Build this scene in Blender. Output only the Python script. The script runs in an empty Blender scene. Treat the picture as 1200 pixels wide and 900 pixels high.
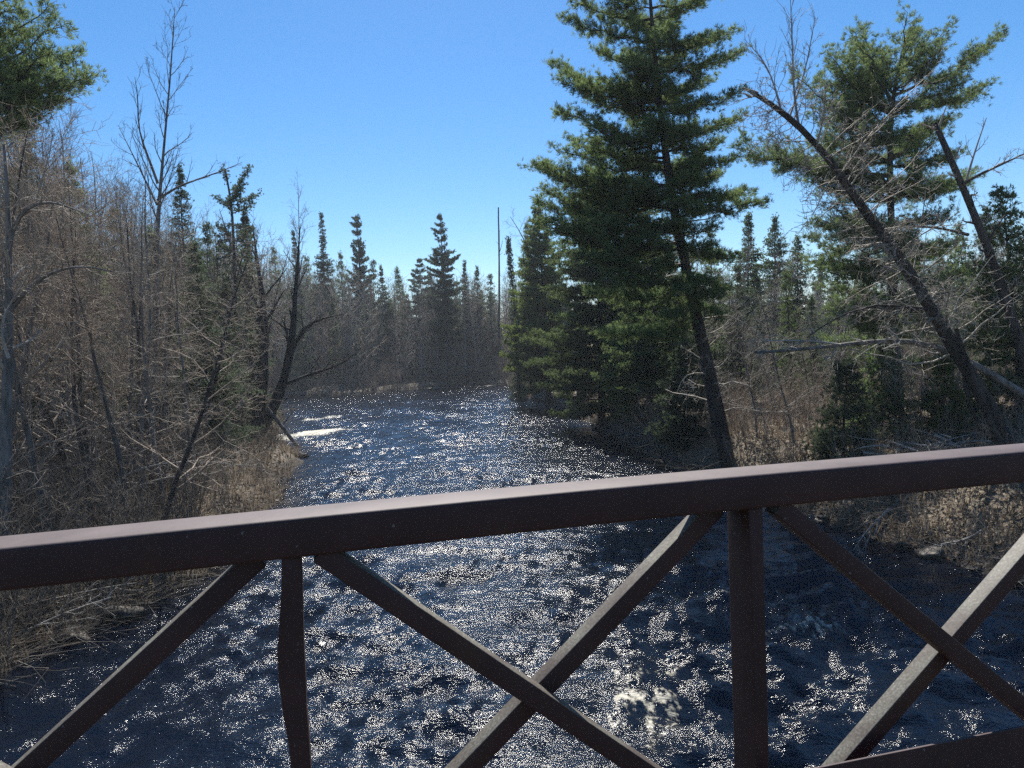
import bpy, math, random
import numpy as np
from mathutils import Vector, Matrix

# ---------------------------------------------------------------- camera, sky, sun, exposure
scene = bpy.context.scene
COL = scene.collection
CAM = np.array([0.0, 0.0, 5.0])          # 5 m above the river, 1.6 m above the bridge deck
PITCH, ROLL = math.radians(2.5), math.radians(2.3)
cd = bpy.data.cameras.new('camera'); cam = bpy.data.objects.new('camera', cd); COL.objects.link(cam)
cd.sensor_width = 36.0; cd.lens = 27.03; cd.clip_start = 0.05; cd.clip_end = 5000
cam.matrix_world = (Matrix.Translation(CAM.tolist()) @ Matrix.Rotation(math.pi/2 - PITCH, 4, 'X') @ Matrix.Rotation(-ROLL, 4, 'Z'))
scene.camera = cam

SUN_EL, SUN_AZ = math.radians(50), math.radians(-3)     # ahead of the camera, to the left
world = bpy.data.worlds.new('World'); scene.world = world; world.use_nodes = True
nt = world.node_tree; nt.nodes.clear()
sky = nt.nodes.new('ShaderNodeTexSky'); sky.sky_type = 'NISHITA'; sky.sun_disc = False
sky.sun_elevation = SUN_EL; sky.sun_rotation = SUN_AZ; sky.altitude = 400
sky.air_density = 1.0; sky.dust_density = 0.2; sky.ozone_density = 3.0
hs = nt.nodes.new('ShaderNodeHueSaturation'); hs.inputs['Saturation'].default_value = 1.32
bg = nt.nodes.new('ShaderNodeBackground'); bg.inputs['Strength'].default_value = 0.08
wo = nt.nodes.new('ShaderNodeOutputWorld')
nt.links.new(sky.outputs[0], hs.inputs['Color']); nt.links.new(hs.outputs[0], bg.inputs['Color']); nt.links.new(bg.outputs[0], wo.inputs[0])
sl = bpy.data.lights.new('sun', 'SUN'); sl.energy = 5.0; sl.angle = math.radians(0.5); sl.color = (1.0, 0.95, 0.87)
sun = bpy.data.objects.new('sun', sl); COL.objects.link(sun)
S = Vector((math.sin(SUN_AZ)*math.cos(SUN_EL), math.cos(SUN_AZ)*math.cos(SUN_EL), math.sin(SUN_EL)))
sun.rotation_euler = S.to_track_quat('Z', 'Y').to_euler(); sun.location = (10, 40, 60)
vs = scene.view_settings; vs.view_transform = 'Standard'; vs.look = 'None'; vs.gamma = 1; vs.exposure = 0.82
scene.render.engine = 'CYCLES'
scene.cycles.use_denoising = False
scene.cycles.sample_clamp_direct = 12.0; scene.cycles.sample_clamp_indirect = 3.0
scene.cycles.max_bounces = 5; scene.cycles.diffuse_bounces = 3; scene.cycles.glossy_bounces = 2
scene.cycles.transmission_bounces = 3; scene.cycles.caustics_reflective = False

rng = np.random.default_rng(11)

# ---------------------------------------------------------------- pixel of the photograph -> point at forward distance D
_f = 901.0
_fw = np.array([0, math.cos(PITCH), -math.sin(PITCH)]); _u0 = np.array([0, math.sin(PITCH), math.cos(PITCH)]); _r0 = np.array([1.0, 0, 0])
_rt = _r0*math.cos(ROLL) - _u0*math.sin(ROLL); _up = _u0*math.cos(ROLL) + _r0*math.sin(ROLL)
def at(px, py, D):
    r = _fw + _rt*(px-600)/_f - _up*(py-450)/_f
    return CAM + r*(D/r[1])
def scr(P):
    P = np.asarray(P, float) - CAM
    z = P@_fw
    return 600 + _f*(P@_rt)/z, 450 - _f*(P@_up)/z

# ---------------------------------------------------------------- object helpers
def tag(o, label=None, cat=None, group=None, kind=None):
    if label: o['label'] = label
    if cat: o['category'] = cat
    if group: o['group'] = group
    if kind: o['kind'] = kind
    return o
def thing(name, label, cat, loc=(0, 0, 0), rz=0.0, group=None):
    o = bpy.data.objects.new(name, None); COL.objects.link(o); o.empty_display_size = 0.3
    o.location = loc; o.rotation_euler = (0, 0, rz)
    return tag(o, label, cat, group)
def mesh_np(name, V, Q=None, T=None, smooth=False, mats=None):
    me = bpy.data.meshes.new(name)
    V = np.ascontiguousarray(V, np.float32)
    nq = 0 if Q is None else len(Q); nt_ = 0 if T is None else len(T)
    me.vertices.add(len(V)); me.vertices.foreach_set('co', V.ravel())
    idx = []
    if nq: idx.append(np.asarray(Q, np.int32).ravel())
    if nt_: idx.append(np.asarray(T, np.int32).ravel())
    idx = np.concatenate(idx)
    me.loops.add(len(idx)); me.loops.foreach_set('vertex_index', idx)
    me.polygons.add(nq+nt_)
    st = np.concatenate([np.arange(nq)*4, nq*4 + np.arange(nt_)*3]).astype(np.int32)
    me.polygons.foreach_set('loop_start', st)
    if smooth: me.polygons.foreach_set('use_smooth', np.ones(nq+nt_, bool))
    me.update(calc_edges=True)
    for m in (mats or []): me.materials.append(m)
    return me
def obj(name, me, parent=None, loc=None):
    o = bpy.data.objects.new(name, me); COL.objects.link(o)
    if parent: o.parent = parent
    if loc is not None: o.location = loc
    return o
def norm(a): return a/np.maximum(np.linalg.norm(a, axis=-1, keepdims=True), 1e-9)
def smooth01(x): x = np.clip(x, 0, 1); return x*x*(3-2*x)

class Geo:
    """collects tubes, thin stick segments and loose faces; builds one mesh"""
    def __init__(s): s.V = []; s.Q = []; s.T = []; s.n = 0
    def add(s, V, Q=None, T=None):
        V = np.asarray(V, float).reshape(-1, 3)
        if Q is not None and len(Q): s.Q.append(np.asarray(Q).reshape(-1, 4)+s.n)
        if T is not None and len(T): s.T.append(np.asarray(T).reshape(-1, 3)+s.n)
        s.V.append(V); s.n += len(V)
    def sticks(s, p0, p1, r0, r1, n=3):
        if len(p0) == 0: return
        p0 = np.asarray(p0, float); p1 = np.asarray(p1, float); M = len(p0)
        r0 = np.broadcast_to(np.asarray(r0, float), M); r1 = np.broadcast_to(np.asarray(r1, float), M)
        d = norm(p1-p0); ref = np.where(np.abs(d[:, 2:3]) > .8, np.array([[1.0, 0, 0]]), np.array([[0, 0, 1.0]]))
        u = norm(np.cross(d, ref)); v = np.cross(d, u)
        a = np.arange(n)*2*math.pi/n
        ring = u[:, None]*np.cos(a)[None, :, None] + v[:, None]*np.sin(a)[None, :, None]
        A = p0[:, None]+ring*r0[:, None, None]; B = p1[:, None]+ring*r1[:, None, None]
        V = np.concatenate([A, B], 1).reshape(-1, 3)
        i = np.arange(n); j = (i+1) % n
        q = np.stack([i, j, j+n, i+n], 1)
        Q = (q[None]+(np.arange(M)*2*n)[:, None, None]).reshape(-1, 4)
        s.add(V, Q)
    def tube(s, path, rad, n=8, knob=0.0, rg=None):
        path = np.asarray(path, float); rad = np.asarray(rad, float); m = len(path)
        t = norm(np.gradient(path, axis=0))
        u = np.cross(t[0], [0, 0, 1.0] if abs(t[0][2]) < .9 else [1.0, 0, 0]); u /= np.linalg.norm(u)
        a = np.arange(n)*2*math.pi/n; V = []
        for k in range(m):
            u = u - t[k]*(u@t[k]); u /= np.linalg.norm(u); v = np.cross(t[k], u)
            r = rad[k]
            if knob: r = r*(1+rg.normal(0, knob, n))[:, None]
            V.append(path[k]+r*(u*np.cos(a)[:, None]+v*np.sin(a)[:, None]))
        V = np.concatenate(V+[path[-1:]]); Q = []
        i = np.arange(n); j = (i+1) % n
        for k in range(m-1): Q.append(np.stack([k*n+i, k*n+j, (k+1)*n+j, (k+1)*n+i], 1))
        T = np.stack([(m-1)*n+i, (m-1)*n+j, np.full(n, m*n)], 1)
        s.add(V, np.concatenate(Q), T)
    def box(s, c, size, M=None):
        x, y, z = np.array(size)/2
        V = np.array([[-x,-y,-z],[x,-y,-z],[x,y,-z],[-x,y,-z],[-x,-y,z],[x,-y,z],[x,y,z],[-x,y,z]])
        if M is not None: V = V@np.asarray(M).T
        s.add(V+np.asarray(c), [[0,3,2,1],[4,5,6,7],[0,1,5,4],[1,2,6,5],[2,3,7,6],[3,0,4,7]])
    def mesh(s, name, mats, smooth=False):
        return mesh_np(name, np.concatenate(s.V), np.concatenate(s.Q) if s.Q else None, np.concatenate(s.T) if s.T else None, smooth, mats)

# ---------------------------------------------------------------- materials
def new_mat(name):
    m = bpy.data.materials.new(name); m.use_nodes = True
    t = m.node_tree; b = t.nodes['Principled BSDF']
    return m, t, b, t.nodes['Material Output']
def node(t, kind, **kw):
    n = t.nodes.new(kind)
    for k, v in kw.items():
        if k in n.inputs: n.inputs[k].default_value = v
        else: setattr(n, k, v)
    return n
def ramp(t, src, stops):
    r = t.nodes.new('ShaderNodeValToRGB'); e = r.color_ramp.elements
    while len(e) < len(stops): e.new(0.5)
    for k, (p, c) in enumerate(stops): e[k].position = p; e[k].color = (*c, 1) if len(c) == 3 else c
    t.links.new(src, r.inputs[0]); return r
def mixc(t, fac, a, b, mode='MIX'):
    n = t.nodes.new('ShaderNodeMix'); n.data_type = 'RGBA'; n.blend_type = mode
    for sock, v in ((n.inputs[0], fac), (n.inputs[6], a), (n.inputs[7], b)):
        if hasattr(v, 'is_linked'): t.links.new(v, sock)
        elif isinstance(v, (int, float)): sock.default_value = v
        else: sock.default_value = (*v, 1)
    return n.outputs[2]
def world_noise(t, scale, detail=3, coord='object'):
    if coord == 'object': c = t.nodes.new('ShaderNodeTexCoord').outputs['Object']
    else: c = t.nodes.new('ShaderNodeNewGeometry').outputs['Position']
    n = node(t, 'ShaderNodeTexNoise'); n.inputs['Scale'].default_value = scale; n.inputs['Detail'].default_value = detail
    t.links.new(c, n.inputs['Vector']); return n
def bark(name, dark, light, scale=9.0, rough=.9, bump=.5, vary=.25):
    m, t, b, o = new_mat(name)
    n = world_noise(t, scale, 5)
    mp = node(t, 'ShaderNodeMapping'); mp.inputs['Scale'].default_value = (1, 1, .25)
    t.links.new(t.nodes['Texture Coordinate'].outputs['Object'], mp.inputs[0]); t.links.new(mp.outputs[0], n.inputs['Vector'])
    r = ramp(t, n.outputs['Fac'], [(.3, dark), (.7, light)])
    oi = t.nodes.new('ShaderNodeObjectInfo')
    mr = node(t, 'ShaderNodeMapRange'); mr.inputs[3].default_value = 1-vary; mr.inputs[4].default_value = 1+vary
    t.links.new(oi.outputs['Random'], mr.inputs[0])
    hv = node(t, 'ShaderNodeHueSaturation'); t.links.new(mr.outputs[0], hv.inputs['Value']); t.links.new(r.outputs[0], hv.inputs['Color'])
    t.links.new(hv.outputs[0], b.inputs['Base Color']); b.inputs['Roughness'].default_value = rough
    b.inputs['Specular IOR Level'].default_value = .25
    if bump:
        bp = node(t, 'ShaderNodeBump'); bp.inputs['Strength'].default_value = min(1, bump*2); bp.inputs['Distance'].default_value = .06
        t.links.new(n.outputs['Fac'], bp.inputs['Height']); t.links.new(bp.outputs[0], b.inputs['Normal'])
    return m
def foliage(name, a, bcol, trans=.3, scale=1.1, tint=None):
    m, t, b, o = new_mat(name)
    n = world_noise(t, scale, 4)
    r = ramp(t, n.outputs['Fac'], [(.32, a), (.68, bcol)])
    n2 = world_noise(t, 14.0, 2)
    c = mixc(t, .55, r.outputs[0], ramp(t, n2.outputs['Fac'], [(.3, tuple(x*.6 for x in a)), (.7, tuple(min(1, x*1.5) for x in bcol))]).outputs[0])
    oi = t.nodes.new('ShaderNodeObjectInfo')
    mr = node(t, 'ShaderNodeMapRange'); mr.inputs[3].default_value = .78; mr.inputs[4].default_value = 1.25
    t.links.new(oi.outputs['Random'], mr.inputs[0])
    hv = node(t, 'ShaderNodeHueSaturation'); t.links.new(mr.outputs[0], hv.inputs['Value']); t.links.new(c, hv.inputs['Color'])
    t.links.new(hv.outputs[0], b.inputs['Base Color']); b.inputs['Roughness'].default_value = .65
    b.inputs['Specular IOR Level'].default_value = .15
    tr = node(t, 'ShaderNodeBsdfTranslucent'); t.links.new(hv.outputs[0], tr.inputs['Color'])
    mx = t.nodes.new('ShaderNodeMixShader'); mx.inputs[0].default_value = trans
    t.links.new(b.outputs[0], mx.inputs[1]); t.links.new(tr.outputs[0], mx.inputs[2]); t.links.new(mx.outputs[0], o.inputs[0])
    return m

M_BARK = bark('grey_bark', (.06, .055, .05), (.22, .205, .19))
M_DARKBARK = bark('dark_bark', (.018, .015, .013), (.072, .062, .054), 7)
M_TWIG = bark('grey_twigs', (.19, .165, .135), (.44, .39, .325), 3, .7, 0)
M_BRUSH = bark('brown_brush_twigs', (.075, .062, .05), (.19, .16, .128), 3, .8, 0)
M_PALE = bark('pale_twigs', (.22, .20, .18), (.42, .39, .35), 5, .7, 0)
M_RED = bark('reddish_twigs', (.18, .14, .105), (.39, .315, .245), 3, .75, 0)
M_PINE = foliage('pine_needles', (.07, .105, .042), (.165, .22, .082), .6)
M_SPRUCE = foliage('spruce_needles', (.05, .072, .042), (.11, .145, .078), .48)
M_BRIGHT = foliage('young_pine_needles', (.09, .13, .034), (.20, .25, .068), .58)
M_WOOD = bark('bleached_wood', (.24, .22, .19), (.52, .48, .43), 6, .8, .3)

def ground_mat():
    m, t, b, o = new_mat('leaf_litter_ground')
    n = world_noise(t, .55, 6, 'w'); n2 = world_noise(t, 9, 5, 'w')
    c1 = ramp(t, n.outputs['Fac'], [(.3, (.085, .062, .042)), (.5, (.16, .125, .085)), (.7, (.23, .19, .125))])
    c2 = ramp(t, n2.outputs['Fac'], [(.3, (.05, .037, .026)), (.7, (.30, .25, .18))])
    g = t.nodes.new('ShaderNodeNewGeometry'); sx = t.nodes.new('ShaderNodeSeparateXYZ'); t.links.new(g.outputs['Position'], sx.inputs[0])
    ad = t.nodes.new('ShaderNodeMath'); ad.operation = 'MULTIPLY_ADD'; ad.inputs[1].default_value = .35; t.links.new(n2.outputs['Fac'], ad.inputs[0]); t.links.new(sx.outputs['Z'], ad.inputs[2])
    wet = ramp(t, ad.outputs[0], [(.38, (1, 1, 1)), (.58, (0, 0, 0))])      # soaked mud along the waterline
    t.links.new(mixc(t, wet.outputs[0], mixc(t, .5, c1.outputs[0], c2.outputs[0]), (.03, .022, .016)), b.inputs['Base Color']); b.inputs['Roughness'].default_value = .95
    bp = node(t, 'ShaderNodeBump'); bp.inputs['Distance'].default_value = .12; bp.inputs['Strength'].default_value = .8
    t.links.new(n2.outputs['Fac'], bp.inputs['Height']); t.links.new(bp.outputs[0], b.inputs['Normal'])
    return m
M_GROUND = ground_mat()

def grass_mat():
    m, t, b, o = new_mat('dead_grass')
    n = world_noise(t, .8, 4, 'w')
    r = ramp(t, n.outputs['Fac'], [(.3, (.10, .075, .052)), (.5, (.19, .148, .10)), (.72, (.31, .25, .175))])
    t.links.new(r.outputs[0], b.inputs['Base Color']); b.inputs['Roughness'].default_value = .8
    tr = node(t, 'ShaderNodeBsdfTranslucent'); t.links.new(r.outputs[0], tr.inputs['Color'])
    mx = t.nodes.new('ShaderNodeMixShader'); mx.inputs[0].default_value = .3
    t.links.new(b.outputs[0], mx.inputs[1]); t.links.new(tr.outputs[0], mx.inputs[2]); t.links.new(mx.outputs[0], o.inputs[0])
    return m
M_GRASS = grass_mat()

def water_mat():
    m, t, b, o = new_mat('dark_river_water')
    g = t.nodes.new('ShaderNodeNewGeometry')
    def nz(sx, sy, scale, detail, rough=.55):
        mp = node(t, 'ShaderNodeMapping'); mp.inputs['Scale'].default_value = (sx, sy, 1)
        t.links.new(g.outputs['Position'], mp.inputs[0])
        n = node(t, 'ShaderNodeTexNoise'); n.inputs['Scale'].default_value = scale; n.inputs['Detail'].default_value = detail; n.inputs['Roughness'].default_value = rough
        t.links.new(mp.outputs[0], n.inputs['Vector']); return n
    n1 = nz(.55, 1.5, 4.8, 3); n2 = nz(.6, 1.4, 24, 3)
    ca = t.nodes.new('ShaderNodeAttribute'); ca.attribute_name = 'chop'
    b1 = node(t, 'ShaderNodeBump'); b1.inputs['Distance'].default_value = .058; b1.inputs['Strength'].default_value = 1
    t.links.new(n1.outputs['Fac'], b1.inputs['Height'])
    b2 = node(t, 'ShaderNodeBump'); b2.inputs['Distance'].default_value = .0165; b2.inputs['Strength'].default_value = 1
    t.links.new(n2.outputs['Fac'], b2.inputs['Height']); t.links.new(b1.outputs[0], b2.inputs['Normal'])
    t.links.new(ca.outputs['Fac'], b1.inputs['Strength']); t.links.new(ca.outputs['Fac'], b2.inputs['Strength'])
    at_ = t.nodes.new('ShaderNodeAttribute'); at_.attribute_name = 'foam'
    nf = nz(1.3, .7, 7, 5, .65)
    mul = t.nodes.new('ShaderNodeMath'); mul.operation = 'ADD'
    sub = t.nodes.new('ShaderNodeMath'); sub.operation = 'SUBTRACT'; sub.inputs[1].default_value = .5
    t.links.new(nf.outputs['Fac'], sub.inputs[0])
    sc_ = t.nodes.new('ShaderNodeMath'); sc_.operation = 'MULTIPLY'; sc_.inputs[1].default_value = 3.2; t.links.new(sub.outputs[0], sc_.inputs[0])
    t.links.new(at_.outputs['Fac'], mul.inputs[0]); t.links.new(sc_.outputs[0], mul.inputs[1])
    fr = ramp(t, mul.outputs[0], [(.42, (0, 0, 0)), (1.15, (.85, .85, .85))])
    fm = t.nodes.new('ShaderNodeMath'); fm.operation = 'MULTIPLY'; t.links.new(fr.outputs[0], fm.inputs[0])
    gate = ramp(t, at_.outputs['Fac'], [(.05, (0, 0, 0)), (.35, (1, 1, 1))]); t.links.new(gate.outputs[0], fm.inputs[1])
    t.links.new(mixc(t, fm.outputs[0], (.003, .006, .013), (.50, .47, .37)), b.inputs['Base Color'])
    rr = node(t, 'ShaderNodeMapRange'); rr.inputs[3].default_value = .09; rr.inputs[4].default_value = .7
    t.links.new(fm.outputs[0], rr.inputs[0]); t.links.new(rr.outputs[0], b.inputs['Roughness'])
    b.inputs['IOR'].default_value = 1.36
    t.links.new(b2.outputs[0], b.inputs['Normal'])
    return m
M_WATER = water_mat()

def steel_mat(name, lichen):
    m, t, b, o = new_mat(name)
    n = world_noise(t, 6, 5); n2 = world_noise(t, 45, 4); n3 = world_noise(t, 62, 2)
    base = ramp(t, n.outputs['Fac'], [(.3, (.029, .011, .0095)), (.7, (.05, .0195, .017))]).outputs[0]
    spk = ramp(t, n3.outputs['Fac'], [(.71, (0, 0, 0)), (.75, (1, 1, 1))]).outputs[0]
    base = mixc(t, spk, base, (.13, .12, .12))
    n4 = world_noise(t, 2.6, 6); rust = ramp(t, n4.outputs['Fac'], [(.60, (0, 0, 0)), (.70, (1, 1, 1))]).outputs[0]
    base = mixc(t, rust, base, (.055, .024, .014))
    rgh = .56
    if not lichen:      # sunlit brightness painted into the upper faces as a paler tone
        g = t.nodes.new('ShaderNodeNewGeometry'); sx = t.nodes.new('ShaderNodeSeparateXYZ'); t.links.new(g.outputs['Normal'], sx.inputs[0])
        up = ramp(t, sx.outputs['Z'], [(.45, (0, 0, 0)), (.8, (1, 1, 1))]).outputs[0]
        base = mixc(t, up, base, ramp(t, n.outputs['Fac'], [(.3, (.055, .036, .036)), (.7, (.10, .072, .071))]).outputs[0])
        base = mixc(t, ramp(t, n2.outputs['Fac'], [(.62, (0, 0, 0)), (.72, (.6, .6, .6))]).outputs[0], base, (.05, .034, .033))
    if lichen:
        g = t.nodes.new('ShaderNodeNewGeometry'); sx = t.nodes.new('ShaderNodeSeparateXYZ'); t.links.new(g.outputs['True Normal'], sx.inputs[0])
        up = ramp(t, sx.outputs['Z'], [(.35, (0, 0, 0)), (.6, (1, 1, 1))]).outputs[0]       # grime settles on the upper faces
        n5 = world_noise(t, 130, 3); pat = ramp(t, n.outputs['Fac'], [(.35, (.35, .35, .35)), (.6, (1, 1, 1))]).outputs[0]
        mm = t.nodes.new('ShaderNodeMath'); mm.operation = 'MULTIPLY'; t.links.new(up, mm.inputs[0]); t.links.new(pat, mm.inputs[1])
        gr = ramp(t, n5.outputs['Fac'], [(.36, (.085, .078, .062)), (.58, (.15, .142, .115)), (.78, (.26, .25, .21))]).outputs[0]
        base = mixc(t, mm.outputs[0], base, gr); rgh = .55
    t.links.new(base, b.inputs['Base Color']); b.inputs['Roughness'].default_value = rgh+.08; b.inputs['Specular IOR Level'].default_value = .38
    bp = node(t, 'ShaderNodeBump'); bp.inputs['Distance'].default_value = .002; bp.inputs['Strength'].default_value = .35
    t.links.new(n2.outputs['Fac'], bp.inputs['Height']); t.links.new(bp.outputs[0], b.inputs['Normal'])
    return m
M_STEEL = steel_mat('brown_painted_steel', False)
M_BRACE = steel_mat('weathered_brown_steel', True)
def plank_mat():
    m, t, b, o = new_mat('weathered_planks')
    n = world_noise(t, 14, 4); r = ramp(t, n.outputs['Fac'], [(.3, (.07, .062, .055)), (.7, (.13, .118, .10))])
    t.links.new(r.outputs[0], b.inputs['Base Color']); b.inputs['Roughness'].default_value = .85
    return m
M_PLANK = plank_mat()
def rock_mat():
    m, t, b, o = new_mat('wet_rock')
    n = world_noise(t, 4, 5); r = ramp(t, n.outputs['Fac'], [(.3, (.018, .013, .009)), (.7, (.07, .052, .034))])
    t.links.new(r.outputs[0], b.inputs['Base Color']); b.inputs['Roughness'].default_value = .7
    return m
M_ROCK = rock_mat()

# ---------------------------------------------------------------- river outline and terrain
RIV = np.array([(12,-60),(11.4,0),(10.6,13),(8.7,20),(6.4,31),(5.3,45),(4.6,56),(2.2,74),(.6,95),(-.4,110),(-5,117),(-11,116),(-20.5,101),(-40,102),(-90,108),
                (-90,90),(-40,80),(-22,73),(-17.5,58),(-15,48),(-11.6,41),(-10.5,36),(-8.5,27),(-7.4,18),(-8.7,13),(-9.4,0),(-10,-60)], float)
def river_sd(x, y):
    """signed distance to the river outline: negative in the water"""
    P = np.stack([x, y], -1).reshape(-1, 2); A = RIV; B = np.roll(RIV, -1, 0)
    best = np.full(len(P), 1e9); ins = np.zeros(len(P), bool)
    for a, b in zip(A, B):
        ab = b-a; t = np.clip(((P-a)@ab)/(ab@ab), 0, 1); d = np.linalg.norm(P-a-t[:, None]*ab, axis=1); best = np.minimum(best, d)
        c = (a[1] > P[:, 1]) != (b[1] > P[:, 1])
        with np.errstate(divide='ignore', invalid='ignore'):
            ins ^= c & (P[:, 0] < (b[0]-a[0])*(P[:, 1]-a[1])/(b[1]-a[1])+a[0])
    return np.where(ins, -best, best).reshape(np.shape(x))
_w = np.random.default_rng(5)
_K = [(2*math.pi/l*np.array([math.cos(a), math.sin(a)]), l, p) for l, a, p in zip(_w.uniform(1.5, 14, 26), _w.uniform(0, 6.28, 26), _w.uniform(0, 6.28, 26))]
def ground_z(x, y):
    x = np.asarray(x, float); y = np.asarray(y, float)
    w = sum(np.sin(k[0]*x+k[1]*y+p)*l for k, l, p in _K)/40
    sd = river_sd(x, y) + w*.22
    right = smooth01((x-3)/5)*smooth01((45-y)/25)
    h = (0.75+.9*right)*smooth01((sd+.15)/(1.6+1.2*right)) + (.9+.6*right)*smooth01((sd-2)/14) + .05*np.clip(sd-15, 0, 60)
    z = np.where(sd > 0, h, np.maximum(sd*.5, -1.0)) + w*.13*smooth01((sd+.3)/1.5) - .05
    return z
def gz(x, y): return float(ground_z(np.array([x]), np.array([y]))[0])

def axis(pts):  # piecewise-spaced coordinates
    out = []
    for (a, b, st) in pts: out.append(np.arange(a, b, st))
    return np.concatenate(out+[np.array([pts[-1][1]])])
gx = axis([(-1500,-200,130),(-200,-60,7),(-60,-24,1.2),(-24,18,.28),(18,60,1.2),(60,200,7),(200,1500,130)])
gy = axis([(-1500,-60,160),(-60,5,2.5),(5,62,.3),(62,130,1.0),(130,300,6),(300,1500,120)])
X, Y = np.meshgrid(gx, gy); Z = ground_z(X, Y)
ny, nx = X.shape; ii = np.arange(ny*nx).reshape(ny, nx)
Q = np.stack([ii[:-1, :-1], ii[:-1, 1:], ii[1:, 1:], ii[1:, :-1]], -1).reshape(-1, 4)
tag(obj('ground', mesh_np('ground', np.stack([X, Y, Z], -1).reshape(-1, 3), Q, None, True, [M_GROUND])), kind='structure')

# ---------------------------------------------------------------- river surface with real waves
yy = [-60., -40, -25, -12, -4, 2, 5]
v = 7.0
while v < 122: yy.append(v); v += max(.05, .0055*v)
yy = np.array(yy); xx = axis([(-92, -24, .8), (-24, 12.5, .075)])
X, Y = np.meshgrid(xx, yy)
wr = np.random.default_rng(3); Zw = np.zeros_like(X)
for k in range(70):
    l = .28*(2.6/.28)**wr.uniform(0, 1); a = wr.normal(math.pi/2, .6); kk = 2*math.pi/l
    dx = kk*math.cos(a); dy = kk*math.sin(a)
    ph = wr.uniform(0, 6.28)
    s_ = np.sin(dx*X+dy*Y+ph+.8*np.sin(.31*X+.23*Y+k))
    Zw += (.0068*l**.85)*(1-2*np.abs(s_)**.8 if k % 3 == 0 else s_)
turb = np.zeros_like(X)
for k in range(12):
    l = wr.uniform(4, 13); a = wr.uniform(0, 6.28); turb += np.sin(2*math.pi/l*(math.cos(a)*X*1.6+math.sin(a)*Y*.8)+wr.uniform(0, 6.28))
turb = smooth01(.5+turb/7)
sdw = river_sd(X, Y)
edge = smooth01((-sdw)/2.0)
chop = np.zeros_like(X)
for k in range(26):
    l = wr.uniform(1.2, 5.0); a = wr.normal(math.pi/2, .8); chop += np.sin(2*math.pi/l*(math.cos(a)*X*.7+math.sin(a)*Y*1.15)+wr.uniform(0, 6.28)+1.5*np.sin(.5*X+k))
slack = np.exp(-(((X-np.interp(Y, [20, 45, 110], [-6, -7, -12]))/5.5)**2))*smooth01((Y-26)/15)
chop = np.clip(.30*smooth01(.5+chop/9)+.70+.15*turb-.3*slack, .45, 1.0)
Zw *= 1+.75*smooth01((X-.5)/4)*smooth01((26-Y)/8)      # livelier riffle off the right bank
Zw = Zw*(.45+.85*turb)*(.35+.65*edge)
foam = smooth01((Zw-.085)/.10)*.55*turb
def foam_streak(p0, p1, wid, amt, wob=.3):
    global foam, Zw
    p0 = np.array(p0); p1 = np.array(p1); ab = p1-p0; L = np.linalg.norm(ab)
    t = ((X-p0[0])*ab[0]+(Y-p0[1])*ab[1])/L**2; dd = np.abs((X-p0[0])*ab[1]-(Y-p0[1])*ab[0])/L + wob*np.sin(t*9+X)
    g = np.exp(-(dd/wid)**2)*smooth01((t+.1)/.25)*smooth01((1.1-t)/.25)
    foam = np.maximum(foam, g*amt); Zw += g*.10*amt
a = at(308, 514, 47); b = at(402, 490, 54)
foam_streak(a[:2], b[:2], 1.2, 1.15, .45); foam_streak(at(320, 505, 50)[:2], at(352, 503, 50)[:2], .8, 1.0)
foam_streak(at(352, 484, 62)[:2], at(400, 478, 66)[:2], .8, .75)
foam_streak(at(470, 453.5, 112)[:2], at(588, 449.5, 112)[:2], .9, .7, .1)
c = at(760, 818, 10.7); foam_streak(c[:2]-[.55, .0], c[:2]+[.45, .03], .34, .66, .03); foam_streak(c[:2]+[.2, -.1], c[:2]+[-.3, -1.6], .22, .42, .12); foam_streak(c[:2]+[-.3, -.1], c[:2]+[-.9, -1.3], .15, .38, .12); c = at(735, 783, 11.5); foam_streak(c[:2]-[.5, 0], c[:2]+[.9, .1], .3, .45, .2)
c = at(935, 752, 13.2); foam_streak(c[:2]-[.8, 0], c[:2]+[1.0, .25], .35, .58, .15)
c = at(1120, 800, 11.6); foam_streak(c[:2]-[.3, 0], c[:2]+[.4, .1], .15, .5, .05)
ny, nx = X.shape; ii = np.arange(ny*nx).reshape(ny, nx)
Q = np.stack([ii[:-1, :-1], ii[:-1, 1:], ii[1:, 1:], ii[1:, :-1]], -1)
keep = (sdw[:-1, :-1] < 1.6)
me = mesh_np('river_water', np.stack([X, Y, Zw], -1).reshape(-1, 3), Q[keep], None, True, [M_WATER])
ch = me.attributes.new('chop', 'FLOAT', 'POINT'); ch.data.foreach_set('value', chop.ravel().astype(np.float32))
fa = me.attributes.new('foam', 'FLOAT', 'POINT'); fa.data.foreach_set('value', foam.ravel().astype(np.float32))
tag(obj('river_water', me), kind='structure')

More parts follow.
